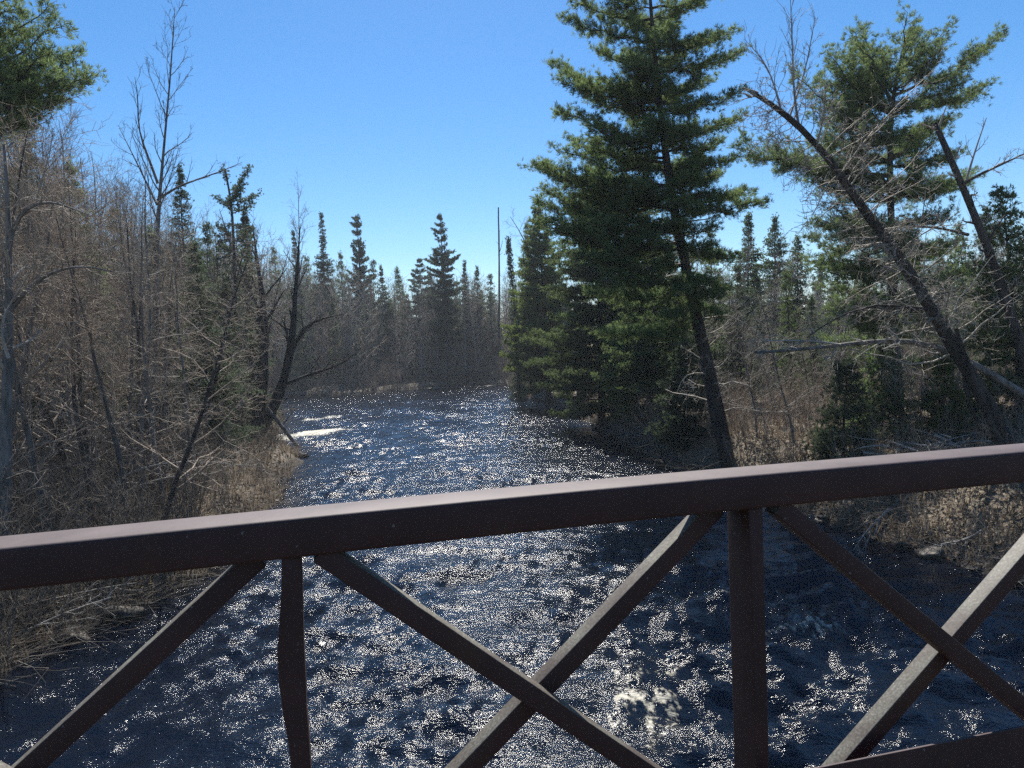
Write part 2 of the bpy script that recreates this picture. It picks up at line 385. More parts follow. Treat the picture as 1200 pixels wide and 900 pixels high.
# ---------------------------------------------------------------- footbridge: railing truss, toe board, deck
TH = 0.2528
bridge = thing('footbridge', 'brown painted steel truss footbridge railing crossing over the river', 'footbridge', (0, 2.06, 4.6), TH)
def prism(path_xz, w_x, y0, y1, name, mat, bev=.006, horizontal=False):
    """square tube whose centre line runs in the railing's plane (x along the bridge, z up)"""
    P = np.array(path_xz, float); t = norm(np.gradient(P, axis=0)); nrm = np.stack([-t[:, 1], t[:, 0]], 1)
    wv = np.broadcast_to(np.asarray(w_x, float), len(P))
    L_ = P + nrm*wv[:, None]/2; R_ = P - nrm*wv[:, None]/2
    V = []
    for k in range(len(P)):
        V += [(L_[k, 0], y0, L_[k, 1]), (R_[k, 0], y0, R_[k, 1]), (R_[k, 0], y1, R_[k, 1]), (L_[k, 0], y1, L_[k, 1])]
    g = Geo(); i = np.arange(4); j = (i+1) % 4; n = len(P)
    Qs = [np.stack([k*4+i, k*4+j, k*4+4+j, k*4+4+i], 1) for k in range(n-1)] + [[[3, 2, 1, 0]], [[(n-1)*4, (n-1)*4+1, (n-1)*4+2, (n-1)*4+3]]]
    g.add(V, np.concatenate(Qs))
    o = obj(name, g.mesh(name, [mat]), bridge)
    bm_ = o.modifiers.new('bevel', 'BEVEL'); bm_.width = bev; bm_.segments = 3; bm_.limit_method = 'ANGLE'; bm_.angle_limit = math.radians(40)
    for p in o.data.polygons: p.use_smooth = True
    return o
xs = np.linspace(-6.3, 7.4, 41)
camber = lambda x: .006*np.exp(-((np.asarray(x)-.35)/1.1)**2) + .002*np.asarray(x) - .008*smooth01((-np.asarray(x)-.2)/1.6)
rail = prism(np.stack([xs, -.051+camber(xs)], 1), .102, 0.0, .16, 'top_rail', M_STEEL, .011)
POST = [-5.898, -4.571, -3.244, -1.917, -.59, .737, 2.25, 3.67, 5.09, 6.51]
for k, px_ in enumerate(POST):
    zt = -.1025+float(camber(px_)); zz = np.linspace(zt, -1.155, 14)
    if abs(px_+.59) < .01:      # this post has swollen and kinked (water froze inside it)
        bul = np.exp(-((zz+.38)/.16)**2); w = .047+.020*bul; pts = np.stack([px_-.016*bul-.004*(zz < -.5), zz], 1)
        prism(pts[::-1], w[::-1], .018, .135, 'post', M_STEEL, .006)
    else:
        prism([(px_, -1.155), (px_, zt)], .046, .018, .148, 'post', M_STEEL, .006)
for k in range(len(POST)-1):
    x0, x1 = POST[k], POST[k+1]; c = float(camber((x0+x1)/2))
    a0, a1, b0, b1 = (x0+.070, x1-.0255, x0+.0255, x1-.085) if k != 5 else (x0+.083, 2.052, .922, x1-.085)
    prism([(a0, -.1045+c), (a1, -1.13)], .056, .018, .080, 'diagonal_brace', M_BRACE, .0035)
    prism([(b0, -1.115), (b1, -.1045+c)], .056, .0825, .1425, 'diagonal_brace', M_BRACE, .0035)
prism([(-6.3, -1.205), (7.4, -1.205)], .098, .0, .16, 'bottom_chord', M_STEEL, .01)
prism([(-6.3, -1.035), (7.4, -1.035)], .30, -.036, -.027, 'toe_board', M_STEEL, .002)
g = Geo()
for x in np.arange(-6.2, 7.3, .146): g.box((x, -1.56, -1.28), (.14, 2.9, .05))
obj('deck', g.mesh('deck', [M_PLANK]), bridge)
g = Geo()
for x in POST: g.box((x, -1.5, -1.40), (.1, 3.2, .18))
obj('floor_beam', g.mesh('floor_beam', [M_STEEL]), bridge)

# ---------------------------------------------------------------- tree growers
def wander_path(p, d, L, n, wob, up, rg):
    pts = [np.array(p, float)]; d = np.array(d, float)
    for k in range(n):
        d = d + rg.normal(0, wob, 3) + np.array([0, 0, up]); d /= np.linalg.norm(d); pts.append(pts[-1]+d*L/n)
    return np.array(pts)
def along(path, t):
    s = t*(len(path)-1); i = min(int(s), len(path)-2); return path[i]+(path[i+1]-path[i])*(s-i), path[i+1]-path[i]
class Wood:
    def __init__(s, rg): s.rg = rg; s.big = []; s.p0 = []; s.p1 = []; s.r0 = []; s.r1 = []
    def add(s, path, rad, level):
        if level == 0 or rad[0] > .045: s.big.append((path, rad))
        else:
            s.p0.append(path[:-1]); s.p1.append(path[1:]); s.r0.append(rad[:-1]); s.r1.append(rad[1:])
    def sprout(s, path, rad, n, t0, t1, L0, ang, lev, maxlev, up=.08, wob=.12, shrink=.55, thin=.5, rmin=.004, nchild=(7, 5, 4), side=None):
        rg = s.rg; az = rg.uniform(0, 6.28)
        for k in range(n):
            t = t0+(t1-t0)*(k+rg.uniform(0, .9))/n
            p, d = along(path, t); d = d/np.linalg.norm(d)
            ref = np.array([0, 0, 1.0]) if abs(d[2]) < .9 else np.array([1.0, 0, 0])
            u = np.cross(d, ref); u /= np.linalg.norm(u); v = np.cross(d, u)
            az += 2.4+rg.normal(0, .5); a = ang*rg.uniform(.75, 1.3)
            nd = d*math.cos(a)+(u*math.cos(az)+v*math.sin(az))*math.sin(a)
            L = L0*(1-.55*(t-t0)/max(1e-3, 1-t0))*rg.uniform(.55, 1.25)
            rp = np.interp(t*(len(rad)-1), np.arange(len(rad)), rad); r = max(rmin, min(rp*.75, rp*thin+.002))
            m = 5 if lev <= 1 else (4 if lev == 2 else 2)
            q = wander_path(p, nd, L, m, wob, up, rg); rr = np.linspace(r, max(rmin*.7, r*.3), m+1)
            s.add(q, rr, lev)
            if lev < maxlev:
                s.sprout(q, rr, max(2, int(round(nchild[min(lev-1, len(nchild)-1)]*rg.uniform(.7, 1.3)))), .2, 1.0, L*shrink, ang*1.05, lev+1, maxlev, up, wob*1.2, shrink, thin, rmin, nchild)
    def segs(s):
        if not s.p0: return (np.zeros((0, 3)),)*2+(np.zeros(0),)*2
        return np.concatenate(s.p0), np.concatenate(s.p1), np.concatenate(s.r0), np.concatenate(s.r1)
    def fuzz(s, per, L, up=.25, rmin=.0035):
        """last order of twigs along every thin branch"""
        p0, p1, r0, r1 = s.segs(); rg = s.rg
        if len(p0) == 0: return
        ln = np.linalg.norm(p1-p0, axis=1); cnt = rg.poisson(per*ln); i = np.repeat(np.arange(len(p0)), cnt)
        if len(i) == 0: return
        t = rg.uniform(0, 1, len(i))[:, None]; P = p0[i]+(p1[i]-p0[i])*t; d = norm(p1[i]-p0[i])
        e = norm(d*.6+norm(rg.normal(0, 1, (len(i), 3)))*.75+np.array([0, 0, up])); l = (L*rg.uniform(.35, 1.2, len(i)))[:, None]
        m = P+e*l*.5; e2 = norm(e+rg.normal(0, .25, e.shape)+np.array([0, 0, up*.5])); q = m+e2*l*.5
        s.p0 += [P, m]; s.p1 += [m, q]; k = np.full(len(i), rmin); s.r0 += [k*1.2, k]; s.r1 += [k, k*.6]
    def meshes(s, name, mtrunk, mtwig, n=7):
        g = Geo()
        for q, r in s.big: g.tube(q, r, n if r[0] > .08 else 5, .09, s.rg)
        tm = g.mesh(name+'_trunk', [mtrunk], True) if s.big else None
        h = Geo(); p0, p1, r0, r1 = s.segs(); big = r0 > .012
        h.sticks(p0[big], p1[big], r0[big], r1[big], 4); h.sticks(p0[~big], p1[~big], r0[~big], r1[~big], 3)
        bm_ = h.mesh(name+'_branches', [mtwig]) if h.n else None
        return tm, bm_

def bare_tree(seed, H, r, kind, fz=3.0, twl=.5):
    rg = np.random.default_rng(seed); w = Wood(rg)
    path = wander_path((0, 0, -.4), (rg.normal(0, .06), rg.normal(0, .06), 1), H+.4, 12, .05, .05, rg)
    rad = np.linspace(r, r*.1, 13)**1.0; rad[0] *= 1.25
    w.add(path, rad, 0)
    if kind == 'tall': w.sprout(path, rad, 20, .35, .98, H*.24, .75, 1, 3, .10, .10, .5, .45, .005, (7, 4))
    elif kind == 'spread': w.sprout(path, rad, 16, .18, .97, H*.36, .95, 1, 3, .06, .16, .55, .5, .005, (8, 5))
    elif kind == 'birch': w.sprout(path, rad, 26, .3, .98, H*.2, .6, 1, 3, .13, .1, .55, .4, .004, (7, 4))
    elif kind == 'snaggy': w.sprout(path, rad, 24, .1, .98, H*.16, 1.25, 1, 2, .0, .16, .5, .35, .005, (7, 4))
    w.fuzz(fz, twl)
    return w
def sapling(seed, H, n):
    rg = np.random.default_rng(seed); w = Wood(rg)
    for k in range(n):
        a = rg.uniform(0, 6.28); l = H*rg.uniform(.5, 1.0)
        q = wander_path((.18*math.cos(a), .18*math.sin(a), -.2), (.4*math.cos(a)*rg.uniform(.1, 1), .4*math.sin(a)*rg.uniform(.1, 1), 1), l, 7, .08, .02, rg)
        rr = np.linspace(.019*H/3.5, .004, 8); w.add(q, rr, 1)
        w.sprout(q, rr, 8, .25, 1.0, l*.3, .6, 2, 3, .07, .12, .5, .5, .004, (4, 3))
    w.fuzz(2.0, .35)
    return w

def needles(base, dirs, K, L, W, spread, rg):
    """each tuft: K slim blades fanning about its direction"""
    M = len(base); e = norm(dirs[:, None]+spread*rg.normal(0, 1, (M, K, 3))); l = L*rg.uniform(.65, 1.15, (M, K, 1))
    s = norm(np.cross(e, norm(rg.normal(0, 1, (M, K, 3)))))*W/2
    b = base[:, None]+np.zeros_like(e); tip = b+e*l; mid = b+e*l*.55
    V = np.stack([b, mid-s, tip, mid+s], 2).reshape(-1, 3)
    return V, (np.arange(M*K)*4)[:, None]+np.arange(4)[None]

class Conifer:
    def __init__(s, seed): s.rg = np.random.default_rng(seed); s.w = Wood(s.rg); s.tb = []; s.td = []
    def bough(s, p, az, L, el, r, lat=.5, dens=1.0, tipup=.12, flat=.35, bare=.25, wob=.06, hang=0.0, sp=.16):
        rg = s.rg; d = np.array([math.cos(az)*math.cos(el), math.sin(az)*math.cos(el), math.sin(el)])
        n = 6; q = [np.array(p, float)]
        for k in range(n):
            d = d+rg.normal(0, wob, 3)+np.array([0, 0, tipup*(k-1.0)/n]); d /= np.linalg.norm(d); q.append(q[-1]+d*L/n)
        q = np.array(q); s.w.add(q, np.linspace(r, max(.006, r*.2), n+1), 1); s.clothe(q, L, lat, dens, flat, bare, hang, sp)
    def clothe(s, q, L, lat=.5, dens=1.0, flat=.35, bare=.25, hang=0.0, sp=.16):
        rg = s.rg; n = len(q)-1
        m = max(3, int(L/sp*(1-bare))); t = bare+(1-bare)*(np.arange(m)+rg.uniform(0, 1, m))/m; t = np.clip(t, 0, .999)
        i = (t*n).astype(int); P = q[i]+(q[i+1]-q[i])*(t*n-i)[:, None]; D = norm(q[i+1]-q[i])
        side = np.where(np.arange(m) % 2 == 0, 1, -1)[:, None]
        lt = norm(np.cross(D, [0, 0, 1.0]))*side
        ll = (lat*L*(1.0-.72*t)*rg.uniform(.5, 1.15, m)*smooth01((t-bare+.15)/.3)+.10)
        ld = norm(D*.75+lt*.8+np.stack([rg.normal(0, .15, m), rg.normal(0, .15, m), rg.normal(.06-hang, .22*flat*2, m)], 1))
        E = P+ld*ll[:, None]; s.w.p0.append(P); s.w.p1.append(E); s.w.r0.append(np.full(m, .008)); s.w.r1.append(np.full(m, .004))
        k = np.maximum(3, (ll*9*dens).astype(int)+2); j = np.repeat(np.arange(m), k); u = rg.uniform(.15, 1.0, len(j))[:, None]
        B = P[j]+(E[j]-P[j])*u+rg.normal(0, 1, (len(j), 3))*np.array([.09, .09, .09])*(.5+flat)
        td = norm(ld[j]*.55+np.array([0, 0, .55-hang*1.6])+rg.normal(0, .45, (len(j), 3)))
        s.tb.append(B); s.td.append(td)
    def needle_mesh(s, name, mat, K=9, L=.13, W=.014, spread=.5):
        B = np.concatenate(s.tb); D = np.concatenate(s.td); V, Qd = needles(B, D, K, L, W, spread, s.rg)
        return mesh_np(name, V, Qd, None, False, [mat])
    def finish(s, root, mtrunk, mneedle, **kw):
        g = Geo()
        for q, r in s.w.big: g.tube(q, r, 9 if r[0] > .08 else 5, .07, s.rg)
        p0, p1, r0, r1 = s.w.segs(); g.sticks(p0, p1, r0, r1, 3)
        obj('trunk', g.mesh(root.name+'_trunk', [mtrunk], True), root)
        cr = obj('crown', s.needle_mesh(root.name+'_crown', mneedle, **kw), root)
        return root

def pine_conifer(seed, H, prof, r, base=.15, step=.55, per=(4, 6), lean=(0, 0), elev=(.45, -.12), trunk=None, **kw):
    c = Conifer(seed); rg = c.rg
    path = trunk if trunk is not None else wander_path((0, 0, -.4), (lean[0], lean[1], 1), H+.4, 12, .015, .02, rg)
    rad = r*(1-np.linspace(0, 1, len(path))*.94); rad[0] *= 1.2; c.w.add(path, rad, 0)
    Z0 = path[0][2]; Zt = path[-1][2]; z = base; az = rg.uniform(0, 6.28)
    while z < .985:
        p, _ = along(path, z); n = rg.integers(per[0], per[1]+1); L0 = prof(z)
        for k in range(n):
            az += 2.4+rg.normal(0, .35); L = L0*rg.uniform(.55, 1.15)
            el = elev[1]+(elev[0]-elev[1])*z**1.6+rg.normal(0, .1)
            pp = p+np.array([0, 0, rg.normal(0, .12)])
            c.bough(pp, az, L, el, max(.012, .018*L), **kw)
        z += step*rg.uniform(.7, 1.3)/(Zt-Z0)
    # leader
    p, _ = along(path, .97); c.clothe(np.array([p, (p+path[-1])/2, path[-1]]), (Zt-Z0)*.05+.4, .3, 1, .5, 0, 0)
    return c
def spruce_conifer(seed, H, wid, r, base=.06, step=.24, per=(5, 7), dens=1.0, narrow=1.0, trunk=None, **kw):
    prof = lambda t: 1.25*wid*max(.03, (1-t)**.85)*(.6+.4*min(1, t/.12))*(.8+.35*math.sin(t*23+seed)*math.sin(t*9+seed*2))
    k = dict(lat=.38, dens=dens, tipup=.10, flat=.25, bare=.08, hang=.22, wob=.05, sp=.15); k.update(kw)
    return pine_conifer(seed, H, prof, r, base, step, per, (0, 0), (.35, -.28), trunk, **k)

def place(proto, x, y, s=1.0, rz=0.0, tilt=(0, 0), label=None, dz=0.0, sz=None):
    """a copy of a thing and each of its parts, standing on the ground"""
    c = proto.copy(); COL.objects.link(c); c.location = (x, y, gz(x, y)-.1+dz); c.rotation_euler = (tilt[0], tilt[1], rz); c.scale = (s, s, sz or s)
    if label: c['label'] = label
    for ch in proto.children:
        d = ch.copy(); COL.objects.link(d); d.parent = c
    return c
def drop(proto):
    for ch in list(proto.children): bpy.data.objects.remove(ch)
    bpy.data.objects.remove(proto)
def base_at(px, D):  # ground point seen in column px at distance D
    p = at(px, 400, D); return float(p[0]), float(p[1])

# ================================================================ trees and plants
def pix_path(pts, D, loc):
    """points of the photograph at distance D (a number or one per point), relative to the thing's base"""
    Ds = D if hasattr(D, '__len__') else [D]*len(pts)
    return np.array([at(x, y, d) for (x, y), d in zip(pts, Ds)]) - np.array(loc)
def resample(path, n):
    path = np.asarray(path, float); s = np.concatenate([[0], np.cumsum(np.linalg.norm(np.diff(path, axis=0), axis=1))])
    u = np.linspace(0, s[-1], n); q = np.stack([np.interp(u, s, path[:, k]) for k in range(3)], 1)
    for _ in range(2): q[1:-1] = .5*q[1:-1]+.25*(q[:-2]+q[2:])
    return q
def hero(name, label, cat, px, D, group=None):
    x, y = base_at(px, D); return thing(name, label, cat, (x, y, gz(x, y)), 0, group)
def L3(o): return np.array(o.location)

# ---- the tall white pine at the water's edge, right of the river
def hero_boughs(c, trunk, spec, D, loc, rg, **kw):
    for (tx, ty, zx, dd) in spec:          # tip pixel, pixel row where it leaves the trunk, depth of its tip against the trunk
        ys = np.array([scr(p+loc)[1] for p in trunk]); p0 = np.array([np.interp(-zx, -ys, trunk[:, k]) for k in range(3)])
        p1 = at(tx, ty, D+dd)-loc; L = np.linalg.norm(p1-p0); t = np.linspace(0, 1, 8)[:, None]
        q = p0+(p1-p0)*t; q[:, 2] -= (np.sin(t[:, 0]*math.pi)*.07*L) - .03*L*np.sin(t[:, 0]*2*math.pi)*0
        q[1:-1] += rg.normal(0, .02*L, (6, 3)); c.w.add(q, np.linspace(.014*L+.012, .008, 8), 1); c.clothe(q, L, **kw)

big = hero('white_pine', 'tallest green pine, leaning left on the right bank, top cut off by photo edge', 'pine tree', 852, 28)
lo = L3(big); trunk = resample(np.concatenate([[[0, 0, -.4]], pix_path([(838, 470), (822, 400), (805, 320), (790, 250), (776, 150), (766, 60), (762, 0), (760, -30), (758, -62)], 28, lo)]), 18)
c = Conifer(101); c.w.add(trunk, .30*(1-np.linspace(0, 1, 18)*.9), 0)
spec = [(848,-12,10,.5),(835,-30,-20,-.8),(690,-30,-15,.6),(668,2,22,.2),(856,38,52,-.4),(664,22,48,-.5),(868,62,85,.5),(650,78,108,.3),(660,95,118,-1.0),
        (868,108,128,-.7),(830,92,110,1.2),(866,140,158,.6),(655,132,165,-.6),(640,200,218,.5),(700,150,175,-1.6),(862,186,195,-.3),(820,180,205,1.2),
        (896,238,238,-.5),(870,225,225,.8),(626,196,232,-.2),(632,238,262,.6),(650,262,285,-1.0),(700,262,270,-1.6),
        (840,262,272,-1.2),(720,320,330,-1.6),(690,340,345,-.4),(705,392,370,-1.2),(830,330,320,-1.8),(850,300,300,1.2),
        (735,130,140,1.8),(790,30,45,-1.6),(735,20,30,1.5),(745,85,95,-1.7),(815,120,135,-1.6),(690,200,215,1.6),(705,95,120,.9),(810,5,22,.6),(715,-5,10,-.9),(716,180,200,.1),
        (745,20,35,2.0),(785,22,38,1.9),(742,60,75,2.2),(795,62,78,2.0),(740,100,118,2.2),(802,104,120,2.1),(745,142,158,2.3),(808,148,162,2.0),(748,182,196,2.2),(815,186,200,2.1),(765,45,60,-1.8),(778,95,108,-1.9),(770,140,155,-2.0),(795,235,240,-2.0),(742,70,95,-2.2),(812,205,222,-1.9),(748,215,232,-1.9),(832,288,285,-1.5),(792,262,264,-1.9),(806,150,172,-2.2),(818,240,255,-2.0),
        (842,205,212,.9),(845,165,178,1.1),(680,230,240,.8),(672,168,185,.9),(690,115,130,1.0),(700,60,80,1.1),(835,45,55,1.0),(660,285,290,.4),(850,338,320,-1.2),(785,372,345,-1.8),(846,372,350,-1.3),(800,342,320,-2.0),(862,302,290,-1.0),(770,395,370,-1.5),(838,345,338,-1.9),(690,300,310,-1.8),(640,225,245,1.2)]
hero_boughs(c, trunk, spec, 28, lo, c.rg, lat=.40, dens=1.6, flat=.42, bare=.05, sp=.085)
hero_boughs(c, trunk, [(tx+c.rg.normal(0, 14), ty+c.rg.normal(0, 7)+6, zx+6, dd+c.rg.normal(0, .9)) for tx, ty, zx, dd in spec[::3] if ty > 165 and dd > -1.5], 28, lo, c.rg, lat=.42, dens=1.1, flat=.4, bare=.08, sp=.13)
dead = Wood(c.rg); dead.sprout(trunk, .2*np.ones(18), 34, .12, .5, 1.9, 1.3, 1, 3, .03, .2, .5, .16, .006, (6, 4)); dead.fuzz(2.2, .4)
c.finish(big, M_DARKBARK, M_PINE, K=14, L=.20, W=.0165)
_, dm = dead.meshes('dead_branches', M_TWIG, M_TWIG)
obj('dead_branch', dm, big)

def white_pine(label, px, D, ytop, half, seed, mat=M_PINE, base=.12, K=11, lean=(0, 0), dens=1.4, shape=None, ndl=(.17, .026), r=None, name='white_pine', step=.55, **kw):
    o = hero(name, label, 'pine tree', px, D); lo = L3(o)
    H = at(px, ytop, D)[2]-lo[2]
    prof = shape or (lambda t: half*(.35+.65*min(1, t/.22))*max(.07, 1-t)**.75)
    k = dict(lat=.42, dens=dens, flat=.4, bare=.18, sp=.12); k.update(kw)
    c = pine_conifer(seed, H, prof, r or .012*H+.03, base, step*.8, (6, 8), lean, **k)
    c.finish(o, M_DARKBARK, mat, K=K, L=ndl[0], W=ndl[1]); return o, c
white_pine('bushy pine with an upturned tip, close behind the left of the tallest pine', 702, 48, 158, 5.4, 21, base=.07, dens=1.5)
white_pine('broad light green pine hanging low over the river bend, leftmost right bank pine', 641, 70, 242, 4.9, 22, M_BRIGHT, base=.10, dens=1.6, ndl=(.22, .035))
white_pine('pine standing inland behind the tallest pine, its crown filling the gaps below', 770, 38, 215, 3.6, 23, base=.2, dens=1.3)
white_pine('low bright green young pine at the foot of the tallest pine', 742, 42, 300, 3.0, 24, M_BRIGHT, base=.10, dens=1.4)
white_pine('dark small pine with drooping lower boughs beside the trunk of the tallest pine', 799, 32, 400, 1.9, 25, M_SPRUCE, base=.1, dens=1.3, step=.4)
white_pine('slim pine top rising far behind the low hanging pine, between two pines', 622, 82, 262, 2.8, 26, base=.3, ndl=(.2, .03))

# ---- ragged pine on the right with long side arms
rp = hero('white_pine', 'ragged dark pine with two long bare-based arms reaching right, behind the leaning dead tree', 'pine tree', 1050, 30); lo = L3(rp)
trunk = resample(np.concatenate([[[0, 0, -.4]], pix_path([(1050, 440), (1046, 350), (1044, 250), (1042, 150), (1050, 80), (1066, 32)], 30, lo)]), 16)
c = Conifer(102); c.w.add(trunk, .25*(1-np.linspace(0, 1, 16)*.88), 0)
spec = [(1167,44,112,-.4),(1152,104,130,.3),(1128,98,120,-.8),(870,168,205,-.3),(905,180,215,.5),(1002,48,120,.2),(985,62,135,-.5),(1020,58,110,.8),(1074,30,70,0),(1082,48,90,.4),
        (1100,70,105,-.6),(965,95,150,.3),(972,125,165,-.8),(1110,140,160,.5),(975,160,190,.2),(985,200,215,-1.0),(1118,180,195,-.2),(1122,215,225,.4),(960,215,235,.4),
        (955,262,270,-.3),(950,280,292,.7),(1110,250,262,-.8),(1120,285,295,.2),(970,305,315,-.6),(1130,320,328,0),(985,340,345,.5),(1105,345,352,-.6),(1000,255,262,-1.6),(1080,205,215,-1.8),
        (1030,150,165,-1.7),(1060,120,135,-1.5),(1010,100,130,1.3),(1060,275,285,-1.9),(1025,310,318,-1.8),(1030,215,225,1.7),(1075,165,180,1.6),(1070,310,318,1.8),(990,360,365,-1.0),(1110,372,372,.6),(1015,420,415,-.9),(1085,425,420,-.6),(975,400,398,.4),(1060,350,355,-1.8),(1000,380,380,-.8),(1095,385,390,.4)]
hero_boughs(c, trunk, spec, 30, lo, c.rg, lat=.42, dens=1.8, flat=.5, bare=.2, sp=.09)
hero_boughs(c, trunk, [(tx+c.rg.normal(0, 14), ty+c.rg.normal(0, 9), zx, dd+c.rg.normal(0, 1)) for tx, ty, zx, dd in spec+spec if 950 < tx < 1125], 30, lo, c.rg, lat=.45, dens=1.2, flat=.5, bare=.15, sp=.13)
c.finish(rp, M_DARKBARK, M_PINE, K=14, L=.20, W=.0165)

white_pine('full green pine cut by the right photo edge, behind a broken trunk', 1195, 25, 222, 2.3, 31, base=.1, dens=1.4)
white_pine('pale green young pine in the clearing right of the leaning trunk base', 1102, 24, 425, 1.2, 32, M_BRIGHT, base=.1, dens=1.2, step=.35, name='young_pine')
white_pine('dark bushy young pine behind the long horizontal branch', 985, 23, 425, 1.35, 33, M_SPRUCE, base=.08, dens=1.3, step=.32, name='young_pine')
white_pine('mid green young pine beside the dark bushy one, nearer the leaning trunk', 1032, 25, 405, 1.5, 34, M_PINE, base=.1, dens=1.2, step=.36, name='young_pine')

# ---- pine reaching in from the left photo edge
lp = hero('white_pine', 'pine boughs reaching in from the upper left photo edge, trunk out of frame', 'pine tree', -75, 23); lo = L3(lp)
trunk = resample(np.concatenate([[[0, 0, -.4]], pix_path([(-74, 400), (-72, 200), (-70, 60), (-70, -60), (-70, -160)], 23, lo)]), 14)
c = Conifer(103); c.w.add(trunk, .24*(1-np.linspace(0, 1, 14)*.85), 0)
spec = [(58,6,60,-.3),(40,-20,20,.6),(76,30,95,.2),(62,62,105,-.6),(108,88,118,0),(96,100,126,.6),(70,92,122,-1),(30,40,80,.9),(20,10,50,-1.0),(45,78,110,.5),(15,-40,0,0),(84,72,112,.3),(72,118,140,.4),(50,134,160,-.5),(24,146,175,.5),(92,60,98,.9),(10,70,100,-.9),(30,102,130,.2)]
hero_boughs(c, trunk, spec, 23, lo, c.rg, lat=.34, dens=1.15, flat=.45, bare=.3, sp=.09)
dead = Wood(c.rg)
for tx, ty, zx in ((80,118,150),(60,140,190),(100,110,160),(40,160,200)):
    p1 = at(tx, ty, 23+c.rg.normal(0, .4))-lo; ys = np.array([scr(p+lo)[1] for p in trunk]); p0 = np.array([np.interp(-zx, -ys, trunk[:, k]) for k in range(3)])
    q = resample([p0, p0*.5+p1*.5+[0, 0, -.1], p1], 7); dead.add(q, np.linspace(.035, .008, 7), 1); dead.sprout(q, np.linspace(.035, .008, 7), 9, .3, 1, 1.1, .7, 2, 3, .02, .18, .5, .5, .006, (5, 4))
dead.fuzz(2, .3); c.finish(lp, M_DARKBARK, M_PINE, K=14, L=.20, W=.0165)
_, dm = dead.meshes('dead_branches', M_TWIG, M_TWIG); obj('dead_branch', dm, lp)

# ---- single spruces that stand out
def spruce(label, px, D, ytop, wid, seed, mat=M_SPRUCE, name='spruce_tree', ndl=(.12, .03), K=7, dens=1.0, **kw):
    o = hero(name, label, 'spruce tree' if 'spruce' in name else 'pine tree', px, D); lo = L3(o); H = at(px, ytop, D)[2]-lo[2]
    c = spruce_conifer(seed, H, wid, .010*H+.02, dens=dens, **kw); c.finish(o, M_DARKBARK, mat, K=K, L=ndl[0], W=ndl[1]); return o
spruce('thick dark spruce with a blunt top under the pine boughs at the left photo edge', 50, 33, 112, 2.9, 41, dens=1.2)
spruce('slender dark spruce right of the tall bare tree', 222, 44, 196, 2.3, 42, ndl=(.13, .035))
spruce('low dense spruce showing green between the bare trunks on the left bank', 240, 35, 285, 2.6, 43, dens=1.3)
spruce('thin spruce just right of the gnarled pine', 292, 54, 243, 1.9, 44, ndl=(.14, .04))
spruce('half-dead narrow spruce under the thin bare treetop', 352, 121, 272, 2.4, 45, dens=.8, ndl=(.2, .05), K=9, step=.5)
spruce('sharply pointed narrow spruce above the left treeline', 383, 123, 250, 3.4, 46, ndl=(.2, .05), K=9, step=.45)
spruce('short dark spruce near the water left of the far shore', 457, 121, 311, 2.8, 47, ndl=(.2, .05), K=9, step=.45)
spruce('dark pointed spruce in front of the clumpy far pine', 517, 124, 308, 2.9, 48, ndl=(.2, .05), K=9, step=.45)
spruce('dark narrow spruce right of the clumpy far pine', 549, 126, 305, 2.4, 49, ndl=(.2, .05), K=9, step=.45)
spruce('spindly spruce near the dead pole at the river bend', 606, 80, 277, 1.3, 50, dens=.7, ndl=(.15, .04))
for k, (px, D, yt, wd, lb) in enumerate([(878, 58, 252, 3.0, 'grey green spruce, leftmost of three behind the bare thicket on the right'), (905, 61, 255, 3.4, 'wide grey green spruce, middle one of three behind the bare thicket on the right'),
                                         (934, 57, 280, 2.8, 'shorter grey green spruce, rightmost of three behind the bare thicket on the right'), (961, 85, 297, 1.5, 'tiny far spruce in the sky gap left of the ragged pine')]):
    spruce(lb, px, D, yt, wd, 60+k, M_PINE if k < 3 else M_SPRUCE, ndl=(.15, .045), dens=.8)
# gnarled pine with raised arms, and two other clumpy pines on the skyline
gp = hero('gnarled_pine', 'gnarled pine with bare raised arms on the left skyline', 'pine tree', 274, 50); lo = L3(gp)
trunk = resample(np.concatenate([[[0, 0, -.4]], pix_path([(275, 330), (273, 250), (270, 220), (264, 198)], 50, lo)]), 12)
c = Conifer(104); c.w.add(trunk, .2*(1-np.linspace(0, 1, 12)*.75), 0)
hero_boughs(c, trunk, [(293,196,228,0),(286,215,235,-.5),(304,226,240,.2),(262,197,215,.2),(252,231,242,0),(297,238,250,.4),(255,262,280,.2),(295,270,282,-.4),(258,285,295,.5),(270,235,245,-1.2),(280,222,238,-1)], 50, lo, c.rg, lat=.16, dens=3.5, flat=.6, bare=.12, sp=.10)
for k in range(5): c.tb.append(np.array([0, 0, 9.5])+c.rg.normal(0, 1, (60, 3))*[.5, .5, 1.6]); c.td.append(norm(c.rg.normal(0, 1, (60, 3))+[0, 0, .4]))
hero_boughs(c, trunk, [(274+s*c.rg.uniform(16, 26), y+5, y, c.rg.normal(0, .8)) for s in (-1, 1) for y in range(262, 400, 9)], 50, lo, c.rg, lat=.4, dens=1.4, flat=.5, bare=.05, sp=.14)
c.finish(gp, M_DARKBARK, M_SPRUCE, K=8, L=.16, W=.04)
white_pine('pine with stubby upswept tips on the left skyline, right of the pointed spruce', 426, 126, 253, 4.6, 71, M_SPRUCE, base=.2, elev=(.95, .2), shape=lambda t: 4.6*max(.15, 1-t)**.6*(.5+.5*abs(math.sin(t*19))), ndl=(.26, .055), K=11, dens=.9, step=1.2)
white_pine('tall clumpy pine on the far skyline at the head of the river', 527, 121, 252, 4.2, 72, M_SPRUCE, base=.25, elev=(.6, .1), shape=lambda t: 4.4*(1-t**2.4)*(.35+.65*abs(math.sin(t*15+.6)))+.3, ndl=(.26, .055), K=11, dens=.9, step=1.3)
